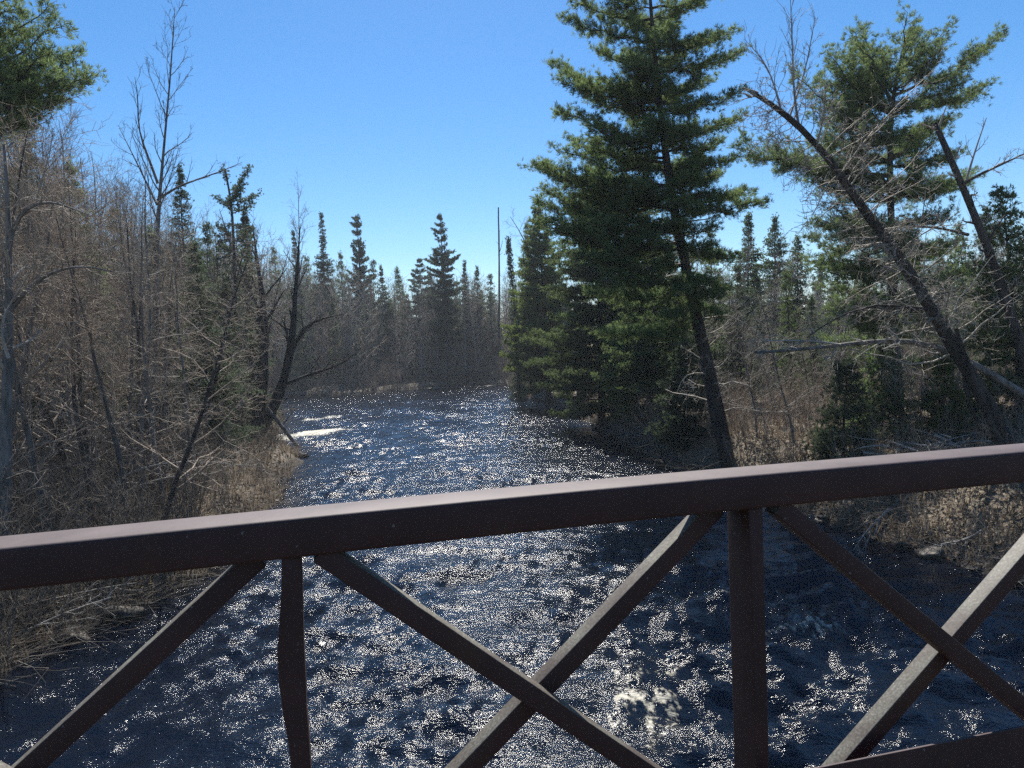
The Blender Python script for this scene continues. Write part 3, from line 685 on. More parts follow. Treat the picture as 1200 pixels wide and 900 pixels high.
white_pine('small round-topped pine on the far skyline left of the clumpy pine', 497, 130, 304, 3.4, 73, M_SPRUCE, base=.3, shape=lambda t: 3.4*(1-t**3)+.2, ndl=(.26, .055), K=11, dens=.9, step=1.2)

# ---- conifers half hidden in the woods: a few kinds, copied
kinds_c = []
for k in range(4):
    o = thing('conifer', 'conifer', 'pine tree'); pf = (lambda t: 2.3*(.35+.65*min(1, t/.2))*max(.05, 1-t)**.75) if k < 2 else (lambda t: 1.9*max(.04, 1-t)**.8)
    c = pine_conifer(600+k, 11, pf, .13, .08, .55 if k < 2 else .38, (5, 7), (0, 0), (.45, -.12) if k < 2 else (.35, -.25), None, lat=.42, dens=.9, flat=.4, bare=.12, sp=.16, hang=0 if k < 2 else .15)
    c.finish(o, M_DARKBARK, (M_PINE, M_SPRUCE)[k % 2], K=8, L=.19, W=.036); kinds_c.append(o)
def half_hidden(spots, label, group):
    for k, (px, D, yt, q) in enumerate(spots):
        x, y = base_at(px, D); H = at(px, yt, D)[2]-gz(x, y); p = kinds_c[k % 4]
        c = place(p, x, y, H/11*q, k*1.7, label=label, sz=H/11); c['group'] = group
half_hidden([(838, 50, 268, 1), (985, 46, 292, 1.1), (1132, 38, 262, 1), (1160, 42, 240, 1.05), (925, 41, 318, 1), (868, 46, 312, 1), (1085, 40, 318, 1.1), (955, 44, 345, 1.1), (812, 52, 300, 1), (1020, 50, 300, 1.1)],
            'green conifer half hidden in the bare thicket of the right bank', 'conifers half hidden in the right bank thicket')
half_hidden([(98, 39, 188, 1), (140, 45, 246, .9), (196, 40, 268, 1), (18, 36, 196, .9), (72, 47, 225, 1), (250, 50, 262, .8), (-30, 38, 180, .9), (268, 44, 330, 1.1), (120, 36, 300, 1.1)],
            'dark conifer half hidden among the bare trees of the left bank', 'conifers half hidden in the left bank woods')
half_hidden([(405, 124, 296, .8), (441, 128, 306, .85), (474, 131, 314, .9), (562, 127, 312, .8), (328, 126, 290, .8), (578, 124, 322, .9), (300, 130, 282, .75), (508, 135, 318, .8), (365, 132, 300, .8), (538, 130, 330, 1)],
            'mid green conifer rising from the bare woods behind the far shore', 'conifers behind the far shore')
for p in kinds_c: drop(p)

# ---- leafless hero trees
def finish_bare(o, w, mt=M_BARK, mb=M_TWIG, n=9):
    tm, bm_ = w.meshes(o.name, mt, mb, n)
    if tm: obj('trunk', tm, o)
    if bm_: obj('crown', bm_, o)
def limb(w, pts, D, lo, r0, r1, lev=0, n=10, sub=0, L=1.2, ang=.7, t0=.25, maxlev=3, up=.08, nch=(5, 4)):
    q = resample(pix_path(pts, D, lo), n); rr = np.linspace(r0, r1, n); w.add(q, rr, lev)
    if sub: w.sprout(q, rr, sub, t0, 1.0, L, ang, lev+1, maxlev, up, .13, .5, .45, .005, nch)
    return q, rr
t = hero('bare_tree', 'tall slim leafless tree rising alone above the left bank woods', 'tree', 178, 26); lo = L3(t); w = Wood(np.random.default_rng(201))
limb(w, [(178, 575), (180, 450), (183, 330), (185, 240), (193, 165), (199, 100), (203, 45), (205, 8)], 26, lo, .12, .009, 0, 14, 22, 2.1, .55, .55, 3, .12)
limb(w, [(184, 235), (200, 222), (225, 212), (255, 203), (284, 190)], [26, 26, 26.3, 26.6, 27], lo, .05, .008, 1, 9, 9, .9, .6, .3)
limb(w, [(185, 215), (172, 180), (160, 150), (163, 110), (158, 90)], [26, 25.8, 25.6, 25.4, 25.3], lo, .05, .008, 1, 9, 9, 1.0, .5, .3)
limb(w, [(184, 240), (165, 200), (150, 170), (140, 150)], [26, 26.2, 26.4, 26.5], lo, .04, .008, 1, 8, 9, 1.1, .6, .3)
w.fuzz(1.6, .35); finish_bare(t, w, M_BARK, M_BARK)
t = hero('bare_tree', 'straight thin trunk standing close left of the tall slim leafless tree', 'tree', 163, 25); lo = L3(t); w = Wood(np.random.default_rng(202))
limb(w, [(160, 570), (162, 450), (165, 340), (166, 260)], 25, lo, .075, .012, 0, 10, 14, 1.5, .8, .3); w.fuzz(2.4, .4); finish_bare(t, w, M_DARKBARK)

t = hero('bare_tree', 'dark twin-stemmed leafless tree leaning out over the water from the left bank point', 'tree', 302, 45); lo = L3(t); w = Wood(np.random.default_rng(203))
limb(w, [(298, 520), (306, 470), (310, 420), (311, 380), (307, 345), (301, 305), (296, 262)], 45, lo, .42, .02, 0, 14, 16, 2.6, .6, .4)
limb(w, [(310, 385), (298, 350), (283, 320), (270, 285), (257, 245)], 45, lo, .13, .015, 0, 9, 10, 1.6, .6, .3)
limb(w, [(300, 517), (318, 485), (330, 455), (338, 425), (343, 395), (346, 350), (349, 300), (352, 262)], 45, lo, .36, .02, 0, 14, 14, 2.2, .6, .4)
limb(w, [(338, 425), (346, 400), (355, 383), (372, 374), (402, 368)], 45, lo, .15, .02, 0, 9, 8, 1.4, .6, .3)
limb(w, [(331, 452), (352, 442), (378, 434), (402, 427), (421, 410)], 45, lo, .11, .015, 0, 9, 10, 1.6, .6, .25)
w.fuzz(1.8, .5); finish_bare(t, w, M_DARKBARK, M_DARKBARK)
x, y = base_at(334, 44.5); t = thing('broken_limb', 'broken limb propped from the leaning twin-stemmed tree down into the river', 'branch', (x, y, 0)); w = Wood(np.random.default_rng(204)); lo = L3(t)
limb(w, [(313, 478), (320, 487), (332, 502), (343, 516), (353, 530)], 43.6, lo, .10, .11, 0, 9); limb(w, [(330, 500), (335, 492), (346, 480)], 44, lo, .05, .02, 0, 5, 4, .7)
g = Geo()
for q, r in w.big: g.tube(q, r, 8, .06, w.rg)
p0, p1, r0, r1 = w.segs(); g.sticks(p0, p1, r0, r1, 4); obj('limb', g.mesh('limb', [M_BARK], True), t)

t = hero('bare_tree', 'grey leafless tree at the left photo edge with arching limbs', 'tree', 6, 16); lo = L3(t); w = Wood(np.random.default_rng(205))
limb(w, [(2, 660), (6, 520), (9, 400), (12, 320), (10, 240), (5, 170)], 16, lo, .15, .03, 0, 12, 12, 1.6, .8, .45)
limb(w, [(10, 300), (12, 270), (25, 246), (42, 236), (63, 235), (84, 244), (104, 252)], [16, 15.9, 15.8, 15.7, 15.6, 15.5, 15.5], lo, .06, .008, 1, 10, 12, 1.0, .75, .2)
limb(w, [(9, 370), (30, 338), (60, 318), (85, 311), (112, 312), (138, 320)], [16, 16, 15.9, 15.8, 15.7, 15.6], lo, .055, .008, 1, 10, 12, .9, .75, .2)
limb(w, [(42, 236), (50, 205), (60, 180), (62, 150)], 15.8, lo, .02, .006, 1, 7, 7, .7, .6, .2)
limb(w, [(10, 420), (-5, 380), (30, 330), (45, 300)], 15.6, lo, .04, .006, 1, 8, 9, .9, .7, .2)
w.fuzz(2.2, .35); finish_bare(t, w, M_BARK, M_TWIG)
t = hero('bent_sapling', 'pale sapling bowed over to the river edge on the left bank, just above the railing', 'sapling', 112, 20); lo = L3(t); w = Wood(np.random.default_rng(206))
limb(w, [(108, 612), (116, 585), (132, 560), (160, 548), (195, 541), (235, 541), (275, 544), (312, 548)], [20, 20, 20.2, 20.5, 21, 21.6, 22.2, 22.8], lo, .04, .008, 0, 12, 12, .8, .6, .35); w.fuzz(1, .3); finish_bare(t, w, M_PALE, M_PALE)
t = hero('bent_sapling', 'thin sapling curving low beneath the bowed one on the left bank', 'sapling', 120, 19.5); lo = L3(t); w = Wood(np.random.default_rng(207))
limb(w, [(118, 610), (140, 578), (175, 563), (215, 556), (250, 555)], 20, lo, .03, .008, 0, 10, 8, .7, .6, .35); w.fuzz(1, .3); finish_bare(t, w, M_PALE, M_TWIG)

ln = hero('leaning_dead_tree', 'thick leaning leafless tree with a snapped top on the right bank', 'tree', 1188, 20); lo = L3(ln); w = Wood(np.random.default_rng(208))
mt, mr = limb(w, [(1190, 545), (1165, 488), (1138, 440), (1108, 392), (1080, 342), (1045, 288), (1015, 250), (985, 205), (955, 166), (920, 132), (886, 111)], 20, lo, .215, .055, 0, 26)
w.sprout(mt, mr, 85, .28, .99, 2.5, 1.15, 1, 3, -.03, .2, .5, .16, .0065, (7, 4))
for k in range(9): w.add(resample(mt[-1]+np.array([[0, 0, 0], [-.12, 0, .07], [-.3, 0, .15]])*w.rg.uniform(.4, 1.1)+w.rg.normal(0, .045, 3), 4), np.array([.035, .03, .02, .004]), 1)
limb(w, [(936, 146), (930, 115), (929, 60), (926, -5)], 20, lo, .035, .008, 1, 9, 16, .9, .5, .2)
limb(w, [(925, 138), (945, 80), (955, 20)], 20.3, lo, .028, .008, 1, 8, 12, .7, .5, .2)
limb(w, [(915, 128), (905, 90), (892, 66), (872, 46)], 19.8, lo, .03, .006, 1, 8, 12, .8, .6, .2)
limb(w, [(890, 112), (876, 114), (860, 120)], 20, lo, .02, .006, 1, 5, 4, .5)
limb(w, [(958, 168), (967, 130), (968, 100)], 20, lo, .03, .008, 1, 6, 6, .7, .6, .2)
limb(w, [(985, 205), (1012, 165), (1050, 125), (1095, 80)], [20, 19.5, 19.2, 19], lo, .03, .006, 1, 9, 16, 1.0, .5, .2)
limb(w, [(1090, 362), (1075, 366), (1055, 358), (1030, 356), (1000, 363), (968, 378), (945, 396)], [20, 19.8, 19.7, 19.6, 19.5, 19.5, 19.5], lo, .06, .012, 0, 10, 10, .9, .7, .3)
limb(w, [(1172, 522), (1150, 470), (1135, 430), (1120, 385)], 19.7, lo, .09, .05, 0, 8)
limb(w, [(1185, 525), (1150, 512), (1135, 470), (1128, 440)], 19.9, lo, .07, .03, 0, 8)
w.fuzz(1.5, .4, rmin=.0045); finish_bare(ln, w, M_DARKBARK, M_TWIG, 14)
t = hero('arched_tree', 'fallen arched trunk whose long branch runs level across the right bank thicket', 'tree', 1275, 20.6); lo = L3(t); w = Wood(np.random.default_rng(209))
limb(w, [(1285, 545), (1250, 495), (1205, 465), (1165, 440), (1130, 421), (1102, 404), (1070, 397), (1035, 399), (985, 404), (935, 411), (884, 413)], 20.7, lo, .13, .035, 0, 16, 16, 1.1, .8, .4)
limb(w, [(985, 404), (950, 398), (915, 400), (880, 398)], 20.5, lo, .03, .008, 1, 7, 8, .7, .7, .2); w.fuzz(1.6, .35); finish_bare(t, w, M_BARK, M_PALE)
t = hero('broken_tree', 'leaning broken-off trunk with a forked side limb near the right photo edge', 'tree', 1238, 22.5); lo = L3(t); w = Wood(np.random.default_rng(210))
limb(w, [(1240, 560), (1202, 425), (1168, 315), (1142, 252), (1116, 190), (1095, 144)], 22.5, lo, .17, .075, 0, 14, 12, 1.1, 1.0, .45)
limb(w, [(1128, 216), (1140, 207), (1165, 197), (1205, 178)], 22.4, lo, .05, .015, 0, 7, 5, .8, .6, .3); limb(w, [(1132, 212), (1140, 185), (1150, 155), (1156, 138)], 22.4, lo, .04, .012, 1, 6, 4, .7)
limb(w, [(1100, 150), (1106, 132), (1110, 122)], 22.5, lo, .04, .01, 1, 4); limb(w, [(1135, 275), (1100, 266), (1062, 264), (1040, 270)], 22, lo, .05, .01, 0, 7, 8, .9, .7, .2); w.fuzz(1.4, .35); finish_bare(t, w, M_DARKBARK, M_TWIG)
t = hero('bare_tree', 'thin far treetop, bare and feathery, above the left treeline', 'tree', 350, 119); lo = L3(t); w = Wood(np.random.default_rng(211))
limb(w, [(350, 450), (350, 330), (351, 270), (349, 215)], 119, lo, .2, .03, 0, 10, 20, 4.2, .6, .4); w.fuzz(1.0, 1.0, rmin=.012); finish_bare(t, w, M_BARK, M_TWIG)
t = hero('dead_trunk', 'dead bare pole standing above the woods at the river bend', 'dead tree', 584, 122); lo = L3(t); w = Wood(np.random.default_rng(212))
limb(w, [(585, 440), (585, 330), (585, 280), (584, 262), (584, 243)], 122, lo, .20, .10, 0, 14); w.sprout(*limb(w, [(585, 330), (584, 262), (584, 246)], 122, lo, .1, .05, 0, 6), 7, .1, 1, .9, 1.1, 1, 1); limb(w, [(584, 300), (587, 292), (589, 282)], 122, lo, .06, .03, 0, 4); finish_bare(t, w, M_DARKBARK)
t = hero('bare_tree', 'leafless crooked tree right of the dead pole, leaning left', 'tree', 628, 70); lo = L3(t); w = Wood(np.random.default_rng(213))
limb(w, [(640, 430), (632, 330), (620, 290), (608, 268), (598, 254)], 70, lo, .18, .02, 0, 12, 16, 2.4, .7, .35); w.fuzz(1.3, .6); finish_bare(t, w, M_BARK, M_TWIG)

# ---- the woods: leafless trees and saplings standing as individuals
def proto_bare(name, cat, label, group, w, mt, mb):
    o = thing(name, label, cat, (0, 0, 0), 0, group); finish_bare(o, w, mt, mb, 6); return o
def scatter(n, pxr, Dr, sdr, test=None, mind=.7, seed=0):
    rg = np.random.default_rng(seed); out = []; tries = 0
    while len(out) < n and tries < n*60:
        tries += 1
        D = Dr[0]*(Dr[1]/Dr[0])**rg.uniform(0, 1); px = rg.uniform(*pxr); x, y = base_at(px, D)
        sd = float(river_sd(np.array([x]), np.array([y]))[0])
        if not (sdr[0] < sd < sdr[1]): continue
        if test and not test(x, y, px, D): continue
        if any((x-a)**2+(y-b)**2 < mind**2 for a, b, *_ in out): continue
        out.append((x, y, px, D))
    return out
LG, RG_, FG = 'leafless trees of the left bank woods', 'leafless trees of the right bank woods', 'leafless trees behind the far shore'
LL = 'thin leafless grey tree among many in the tangled woods on the left bank'
RL = 'thin leafless brown tree among many in the thicket on the right bank'
FL = 'small far leafless tree in the row behind the head of the river'
kinds = ['birch', 'spread', 'tall', 'snaggy', 'spread', 'birch', 'snaggy', 'tall']
woods = [bare_tree(300+k, 10.0, .085+.01*(k % 3), kd, 2.6, .5) for k, kd in enumerate(kinds)]
def wood_protos(label, group, mts): return [proto_bare('bare_tree', 'tree', label, group, w, *mts[k % len(mts)]) for k, w in enumerate(woods)]
rgp = np.random.default_rng(77)
left_x = lambda x, y: x < -5
P = wood_protos(LL, LG, [(M_BARK, M_TWIG), (M_DARKBARK, M_RED), (M_BARK, M_RED)])
spots = scatter(150, (-130, 430), (17, 95), (1.2, 40), lambda x, y, px, D: x < -6 and not (D < 49 and px > 225), 1.0, 1)
for k, (x, y, px, D) in enumerate(spots):
    top = np.interp(px, [-100, 0, 120, 200, 300, 420], [115, 128, 168, 228, 272, 318])+rgp.uniform(-18, 75)
    H = at(px, top, D)[2]-gz(x, y); H = float(np.clip(H, 4.5, 17)); place(P[k % 8], x, y, H/10, rgp.uniform(0, 6.28), (rgp.normal(0, .06), rgp.normal(0, .06)), sz=H/10)
for p in P: drop(p)
P = wood_protos(RL, RG_, [(M_BARK, M_RED), (M_BARK, M_TWIG), (M_DARKBARK, M_TWIG)])
spots = scatter(110, (600, 1330), (23, 95), (1.5, 60), lambda x, y, px, D: x > 1 and not (D < 48 and px < 800), 1.0, 2)
for k, (x, y, px, D) in enumerate(spots):
    top = np.interp(px, [600, 800, 860, 950, 1100, 1200, 1330], [300, 300, 285, 315, 300, 240, 220])+rgp.uniform(-15, 90)
    H = float(np.clip(at(px, top, D)[2]-gz(x, y), 3, 15)); place(P[k % 8], x, y, H/10, rgp.uniform(0, 6.28), (rgp.normal(0, .07), rgp.normal(0, .07)))
for p in P: drop(p)
P = wood_protos(FL, FG, [(M_BARK, M_RED), (M_BARK, M_TWIG)])
spots = scatter(75, (350, 625), (117, 150), (1.0, 45), lambda x, y, px, D: y > 108, 1.2, 3)
for k, (x, y, px, D) in enumerate(spots):
    top = np.interp(px, [350, 420, 480, 600], [310, 320, 328, 322])+rgp.uniform(-8, 60)
    H = float(np.clip(at(px, top, D)[2]-gz(x, y), 4, 20)); place(P[k % 8], x, y, H/10, rgp.uniform(0, 6.28), (rgp.normal(0, .05), rgp.normal(0, .05)))
for p in P: drop(p)

# ---- brush: thickets of stems that nobody could count
sap = [sapling(400+k, 3.0, n) for k, n in enumerate((5, 7, 4, 8, 6))]
sapm = []
for w in sap:
    g = Geo(); p0, p1, r0, r1 = w.segs(); g.sticks(p0, p1, r0*1.0, r1*1.0, 3); sapm.append((np.concatenate(g.V), np.concatenate(g.Q)))
def thicket(name, spots, hfun, mat, seed, lean=.12):
    rg = np.random.default_rng(seed); Vs = []; Qs = []; n = 0
    for (x, y, px, D) in spots:
        V, Qd = sapm[rg.integers(len(sapm))]; s = hfun(px, D, rg)/3.0; a = rg.uniform(0, 6.28); ca, sa = math.cos(a), math.sin(a)
        W_ = V*[s, s, s]; W_ = np.stack([W_[:, 0]*ca-W_[:, 1]*sa, W_[:, 0]*sa+W_[:, 1]*ca, W_[:, 2]], 1)
        W_[:, 0] += W_[:, 2]*rg.normal(0, lean); W_[:, 1] += W_[:, 2]*rg.normal(0, lean); W_ += [x, y, gz(x, y)-.05]
        Vs.append(W_); Qs.append(Qd+n); n += len(W_)
    tag(obj(name, mesh_np(name, np.concatenate(Vs), np.concatenate(Qs), None, False, [mat])), kind='stuff')
thicket('left_bank_brush', scatter(760, (-140, 400), (12, 75), (-.2, 24), lambda x, y, px, D: x < -6, .3, 11), lambda px, D, rg: rg.uniform(1.0, 3.4) if px < 230 or D > 40 else rg.uniform(.6, 1.6), M_BRUSH, 12, .3)
thicket('right_bank_brush', scatter(420, (640, 1330), (15, 70), (.2, 25), lambda x, y, px, D: x > 1, .3, 13), lambda px, D, rg: rg.uniform(.6, 2.0) if D < 24 else rg.uniform(1.2, 3.6), M_RED, 14)
thicket('far_bank_brush', scatter(480, (250, 640), (75, 130), (-.3, 12), lambda x, y, px, D: y > 68, .35, 15), lambda px, D, rg: rg.uniform(1.5, 4.8), M_RED, 16)

# ---- dead grass and fallen leaves
def dead_grass():
    rg = np.random.default_rng(21); N = 52000
    D = 12*(135/12)**rg.uniform(0, 1, N*3); px = rg.uniform(-60, 1260, N*3)
    x = (px-600)/901*D; y = D; sd = river_sd(x, y); n = np.sin(x*1.3+y*.7)+np.sin(x*.5-y*1.1)+np.sin(2.3*x+1.7*y)
    ok = (sd > -.15) & (rg.uniform(0, 1, N*3) < np.maximum(np.exp(-sd/2.6)*(.25+.75*(n > .3)), np.exp(-(sd/.6)**2)*(n > -.4))); x, y, D = x[ok][:N], y[ok][:N], D[ok][:N]; M = len(x)
    L = rg.uniform(.2, .75, M); a = rg.uniform(0, 6.28, M); le = rg.uniform(.2, 1.3, M); wd = (.006+.0006*D)
    b = np.stack([x, y, ground_z(x, y)-.03], 1); h = np.stack([np.cos(a), np.sin(a), np.zeros(M)], 1); s = np.stack([-np.sin(a), np.cos(a), np.zeros(M)], 1)*wd[:, None]
    m = b+h*(L*le*.3)[:, None]+np.array([0, 0, 1])*(L*.6)[:, None]; t = b+h*(L*le)[:, None]+np.array([0, 0, 1])*(L*(1-.45*le*.7))[:, None]
    V = np.stack([b-s, b+s, m+s*.7, m-s*.7, t], 1).reshape(-1, 3); i = np.arange(M)*5
    tag(obj('dead_grass', mesh_np('dead_grass', V, np.stack([i, i+1, i+2, i+3], 1), np.stack([i+3, i+2, i+4], 1), False, [M_GRASS])), kind='stuff')
dead_grass()
def leaves():
    rg = np.random.default_rng(22); N = 60000
    D = 13*(70/13)**rg.uniform(0, 1, N*2); px = rg.uniform(-60, 1280, N*2); x = (px-600)/901*D; y = D; sd = river_sd(x, y); ok = (sd > .3) & (sd < 16)
    x, y, D = x[ok], y[ok], D[ok]; M = len(x); b = np.stack([x, y, ground_z(x, y)+rg.uniform(.0, .06, M)], 1)
    u = norm(rg.normal(0, 1, (M, 3))*[1, 1, .5]); v = norm(np.cross(u, norm(rg.normal(0, .6, (M, 3))+[0, 0, 1]))); s = (rg.uniform(.03, .065, M)*(1+D/60))[:, None]
    V = np.stack([b-u*s, b+v*s*.6, b+u*s, b-v*s*.6], 1).reshape(-1, 3); i = np.arange(M)*4
    tag(obj('fallen_leaves', mesh_np('fallen_leaves', V, np.stack([i, i+1, i+2, i+3], 1), None, False, [M_GRASS])), kind='stuff')
leaves()
def twig_litter():
    rg = np.random.default_rng(23); N = 26000
    D = 11.5*(120/11.5)**rg.uniform(0, 1, N); px = rg.uniform(-80, 1300, N); x = (px-600)/901*D; y = D; sd = river_sd(x, y); ok = (sd > -.7) & (sd < 9) & (rg.uniform(0, 1, N) < np.exp(-np.maximum(sd, 0)/5)); x, y, D, sd = x[ok], y[ok], D[ok], sd[ok]; M = len(x)
    a = rg.normal(.2, .8, M)+math.pi*rg.integers(0, 2, M); L = rg.uniform(.4, 1.9, M)*(1+D/90); up = rg.uniform(-.05, .45, M)
    p0 = np.stack([x, y, np.maximum(ground_z(x, y), .02)+rg.uniform(.02, .35, M)], 1); d = np.stack([np.cos(a), np.sin(a), up], 1); p1 = p0+d*(L*.5)[:, None]; p2 = p1+norm(d+rg.normal(0, .35, (M, 3)))*(L*.5)[:, None]
    r = rg.uniform(.002, .006, M)*(.55+D/45); g = Geo(); g.sticks(p0, p1, r, r*.8, 3); g.sticks(p1, p2, r*.8, r*.3, 3)
    me = g.mesh('fallen_twigs', [M_TWIG, M_BRUSH, M_PALE]); me.polygons.foreach_set('material_index', np.repeat(np.random.default_rng(4).choice([0, 1, 1, 1, 1], 2*M), 3).astype(np.int32))
    tag(obj('fallen_twigs', me), kind='stuff')
twig_litter()

# ---- far woods behind everything that stands out
def far_woods():
    rg = np.random.default_rng(31); Vs = []; Qs = []; mi = []; n = 0
    lights = []
    for k in range(4):
        w = Wood(np.random.default_rng(500+k)); pt = wander_path((0, 0, -.4), (0, 0, 1), 10.4, 8, .05, .05, w.rg); w.add(pt, np.linspace(.1, .01, 9), 0); w.sprout(pt, np.linspace(.1, .01, 9), 30, .12, .98, 2.6, .8, 2, 2, .1, .12, .5, .4, .006); w.fuzz(2.6, 1.0, rmin=.006); g = Geo()
        for q, r in w.big: g.tube(q, r, 4)
        p0, p1, r0, r1 = w.segs(); g.sticks(p0, p1, r0*1.6, r1*1.6, 3)
        V = np.concatenate(g.V); Qq = np.concatenate(g.Q); lights.append((V, Qq, 0))
    for k in range(3):
        c = spruce_conifer(520+k, 10, 2.3, .1, dens=.3, step=.7, sp=.3); B = np.concatenate(c.tb); Dd = np.concatenate(c.td); V, Qq = needles(B, Dd, 5, .3, .09, .6, rg); lights.append((V, Qq, 1))
    for k in range(1750):
        if k < 620: D = rg.uniform(60, 190); px = rg.uniform(-260, 1460)
        elif k < 1150: D = rg.uniform(119, 180); px = rg.uniform(215, 690)
        elif k < 1450: D = rg.uniform(52, 120); px = rg.uniform(740, 1290)
        else: D = rg.uniform(104, 150); px = rg.uniform(190, 640)
        x, y = base_at(px, D)
        sd = river_sd(np.array([x]), np.array([y]))[0]
        if sd < 2.5 or (1150 <= k < 1450 and sd < 8) or (k < 620 and D < 100 and sd < 14): continue
        top = np.interp(px, [-200, 0, 150, 330, 450, 600, 800, 950, 1100, 1400], [210, 225, 250, 300, 330, 325, 300, 330, 290, 260])+rg.uniform(-6, 70)
        H = float(np.clip(at(px, top, D)[2]-gz(x, y), 5, 26)); V, Qq, m = lights[rg.integers(4) if rg.uniform() < (.62 if k < 620 else .84) else 4+rg.integers(3)]
        if m == 1 and D > 100: H *= .82
        s = H/10; a = rg.uniform(0, 6.28); q_ = rg.uniform(.7, 1.35); W_ = V*[s*q_, s*q_, s]; W_ = np.stack([W_[:, 0]*math.cos(a)-W_[:, 1]*math.sin(a)+x, W_[:, 0]*math.sin(a)+W_[:, 1]*math.cos(a)+y, W_[:, 2]+gz(x, y)], 1)
        Vs.append(W_); Qs.append(Qq+n); n += len(W_); mi.append(np.full(len(Qq), 2 if m == 0 and k % 2 else m))
    me = mesh_np('far_woods', np.concatenate(Vs), np.concatenate(Qs), None, False, [M_TWIG, M_SPRUCE, M_RED]); me.polygons.foreach_set('material_index', np.concatenate(mi).astype(np.int32))
    tag(obj('far_woods', me), kind='stuff')
far_woods()


# ---- rocks, driftwood and cut sticks
def rock(name, label, x, y, z, size, seed, group=None):
    import bmesh
    rg = np.random.default_rng(seed); bm = bmesh.new(); bmesh.ops.create_icosphere(bm, subdivisions=4, radius=1)
    k = rg.normal(0, 1.6, (7, 3)); ph = rg.uniform(0, 6.28, 7)
    for v in bm.verts:
        p = np.array(v.co); f = 1+.34*sum(math.sin(k[i]@p*1.3+ph[i]) for i in range(7))/1.6; v.co = Vector(p*f*np.array(size))
    me = bpy.data.meshes.new(name); bm.to_mesh(me); bm.free(); me.materials.append(M_ROCK)
    for p in me.polygons: p.use_smooth = True
    o = obj(name, me, None, (x, y, z)); o.rotation_euler = (0, 0, rg.uniform(0, 6)); return tag(o, label, 'rock', group)
p = at(555, 437, 117.5); x, y = float(p[0]), float(p[1])
t = thing('log_jam', 'dark heap of driftwood logs on the far shore at the river bend', 'log pile', (x, y, gz(x, y))); rg = np.random.default_rng(41); g = Geo()
for k in range(34):
    a = rg.uniform(-.5, .5)+(1.2 if k % 4 == 0 else 0); d = np.array([math.cos(a), math.sin(a)*.5, rg.normal(0, .22)]); c_ = np.array([rg.normal(0, 2.2), rg.normal(0, .8), rg.uniform(.1, 1.5)]); L = rg.uniform(1, 3)
    g.tube(resample([c_-d*L/2, c_+rg.normal(0, .1, 3), c_+d*L/2], 5), np.linspace(.16, .07, 5)*rg.uniform(.6, 1.3), 6, .08, rg)
obj('logs', g.mesh('logs', [M_DARKBARK], True), t)
p = at(1105, 515, 21.5); x, y = float(p[0]), float(p[1])
t = thing('stick_pile', 'bleached pile of broken sticks at the foot of the leaning dead tree', 'stick pile', (x, y, gz(x, y))); rg = np.random.default_rng(42); g = Geo()
for k in range(60):
    a = rg.uniform(0, 6.28); d = np.array([math.cos(a), math.sin(a), rg.normal(.1, .3)]); c_ = np.array([rg.normal(0, .75), rg.normal(0, .4), abs(rg.normal(.15, .2))]); L = rg.uniform(.4, 1.7)
    g.tube(resample([c_-d*L/2, c_+rg.normal(0, .06, 3), c_+d*L/2], 5), np.linspace(.028, .010, 5)*rg.uniform(.5, 1.4), 5, .08, rg)
obj('sticks', g.mesh('sticks', [M_WOOD], True), t)
rocks = []
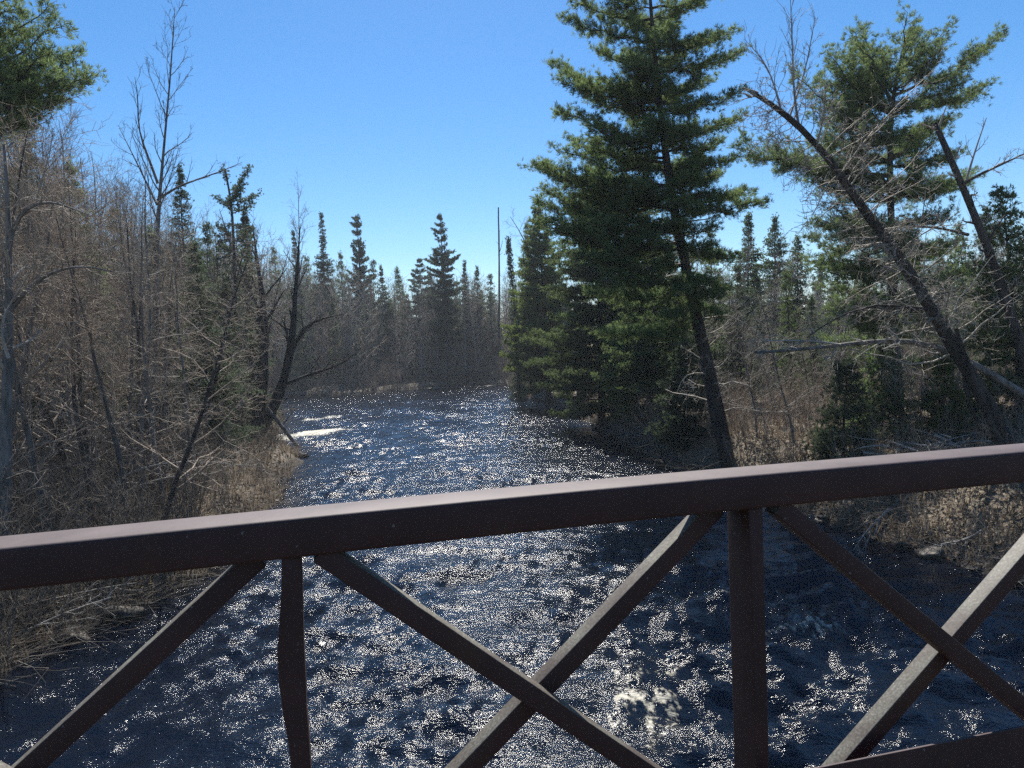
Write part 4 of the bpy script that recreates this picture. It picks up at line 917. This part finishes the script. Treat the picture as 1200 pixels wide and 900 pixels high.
for k, (px, D, side) in enumerate([(150, 16, 0), (60, 14, 0), (300, 27, 0), (215, 19, 0), (330, 36, 0), (262, 23, 0), (110, 15, 0), (345, 39, 0), (1150, 15, 1), (1080, 17, 1), (1010, 19, 1), (960, 21, 1), (1190, 14, 1), (900, 25, 1), (760, 32, 1), (720, 39, 1), (690, 47, 1), (1120, 16, 1), (1045, 18, 1), (655, 62, 1), (700, 43, 1), (810, 29, 1)]):
    x, y = base_at(px, D); rg = np.random.default_rng(900+k)
    for _ in range(60):     # slide sideways to the waterline
        sd = float(river_sd(np.array([x]), np.array([y]))[0])
        if -.25 < sd < .1: break
        x += (.12 if (sd > 0) != bool(side) else -.12)
    r = rg.uniform(.12, .34)
    if k < 3:
        o = rock('bank_stone', 'small dark wet stone sitting at the waterline of a brushy bank', x, y, 0, (1, .72, .5), 60+k, 'stones along the waterline'); rocks.append(o)
    else: o = rocks[k % 3].copy(); COL.objects.link(o); o.location = (x, y, 0)
    o.scale = (r, r, r); o.rotation_euler = (0, 0, rg.uniform(0, 6)); o.location.z = .3*r-.06
def drift(label, pts, D, r, seed, mat=M_PALE):
    q = np.array([at(x, y, D+dz) for x, y, dz in pts]); o = thing('fallen_branch', label, 'branch', tuple(q[0])); w = Wood(np.random.default_rng(seed)); q = resample(q-q[0], 9); rr = np.linspace(r, r*.3, 9); w.add(q, rr, 1)
    w.sprout(q, rr, 9, .2, 1, .8, .6, 2, 3, .0, .15, .5, .5, .005, (4, 3)); g = Geo(); 
    for a_, b_ in w.big: g.tube(a_, b_, 6)
    p0, p1, r0, r1 = w.segs(); g.sticks(p0, p1, r0, r1, 4); obj('branch', g.mesh('branch', [mat]), o)
drift('forked pale branch hanging from the dark undercut right bank, below the railing', [(1042, 596, 0), (1030, 608, -.2), (1012, 626, -.5), (1000, 645, -.8)], 18.5, .035, 51)
drift('pale fallen branch lying along the tan grass edge of the right bank', [(1150, 622, 0), (1130, 634, -.1), (1110, 636, -.2), (1092, 640, -.3)], 16.8, .03, 52)
drift('long pale branch lying across the brush at the lower left, under the railing', [(0, 752, 0), (40, 735, .1), (80, 716, .3), (130, 700, .5)], 13.5, .025, 53)
drift('drooping grey branch reaching over the water at the lower left', [(-20, 715, 0), (50, 706, .2), (110, 690, .4), (160, 683, .8)], 14.2, .03, 54, M_TWIG)


# ---------------------------------------------------------------- thin spring haze over the valley
g = Geo(); g.box((0, 100, 15.0), (900, 760, 44)); hm = bpy.data.materials.new('valley_haze'); hm.use_nodes = True; t_ = hm.node_tree
t_.nodes.clear(); ho = t_.nodes.new('ShaderNodeOutputMaterial'); pv = t_.nodes.new('ShaderNodeVolumePrincipled')
pv.inputs['Density'].default_value = .0005; pv.inputs['Color'].default_value = (.9, .95, 1, 1); pv.inputs['Anisotropy'].default_value = .0; t_.links.new(pv.outputs[0], ho.inputs['Volume'])
tag(obj('haze', g.mesh('haze', [hm])), kind='stuff')
scene.cycles.volume_bounces = 0
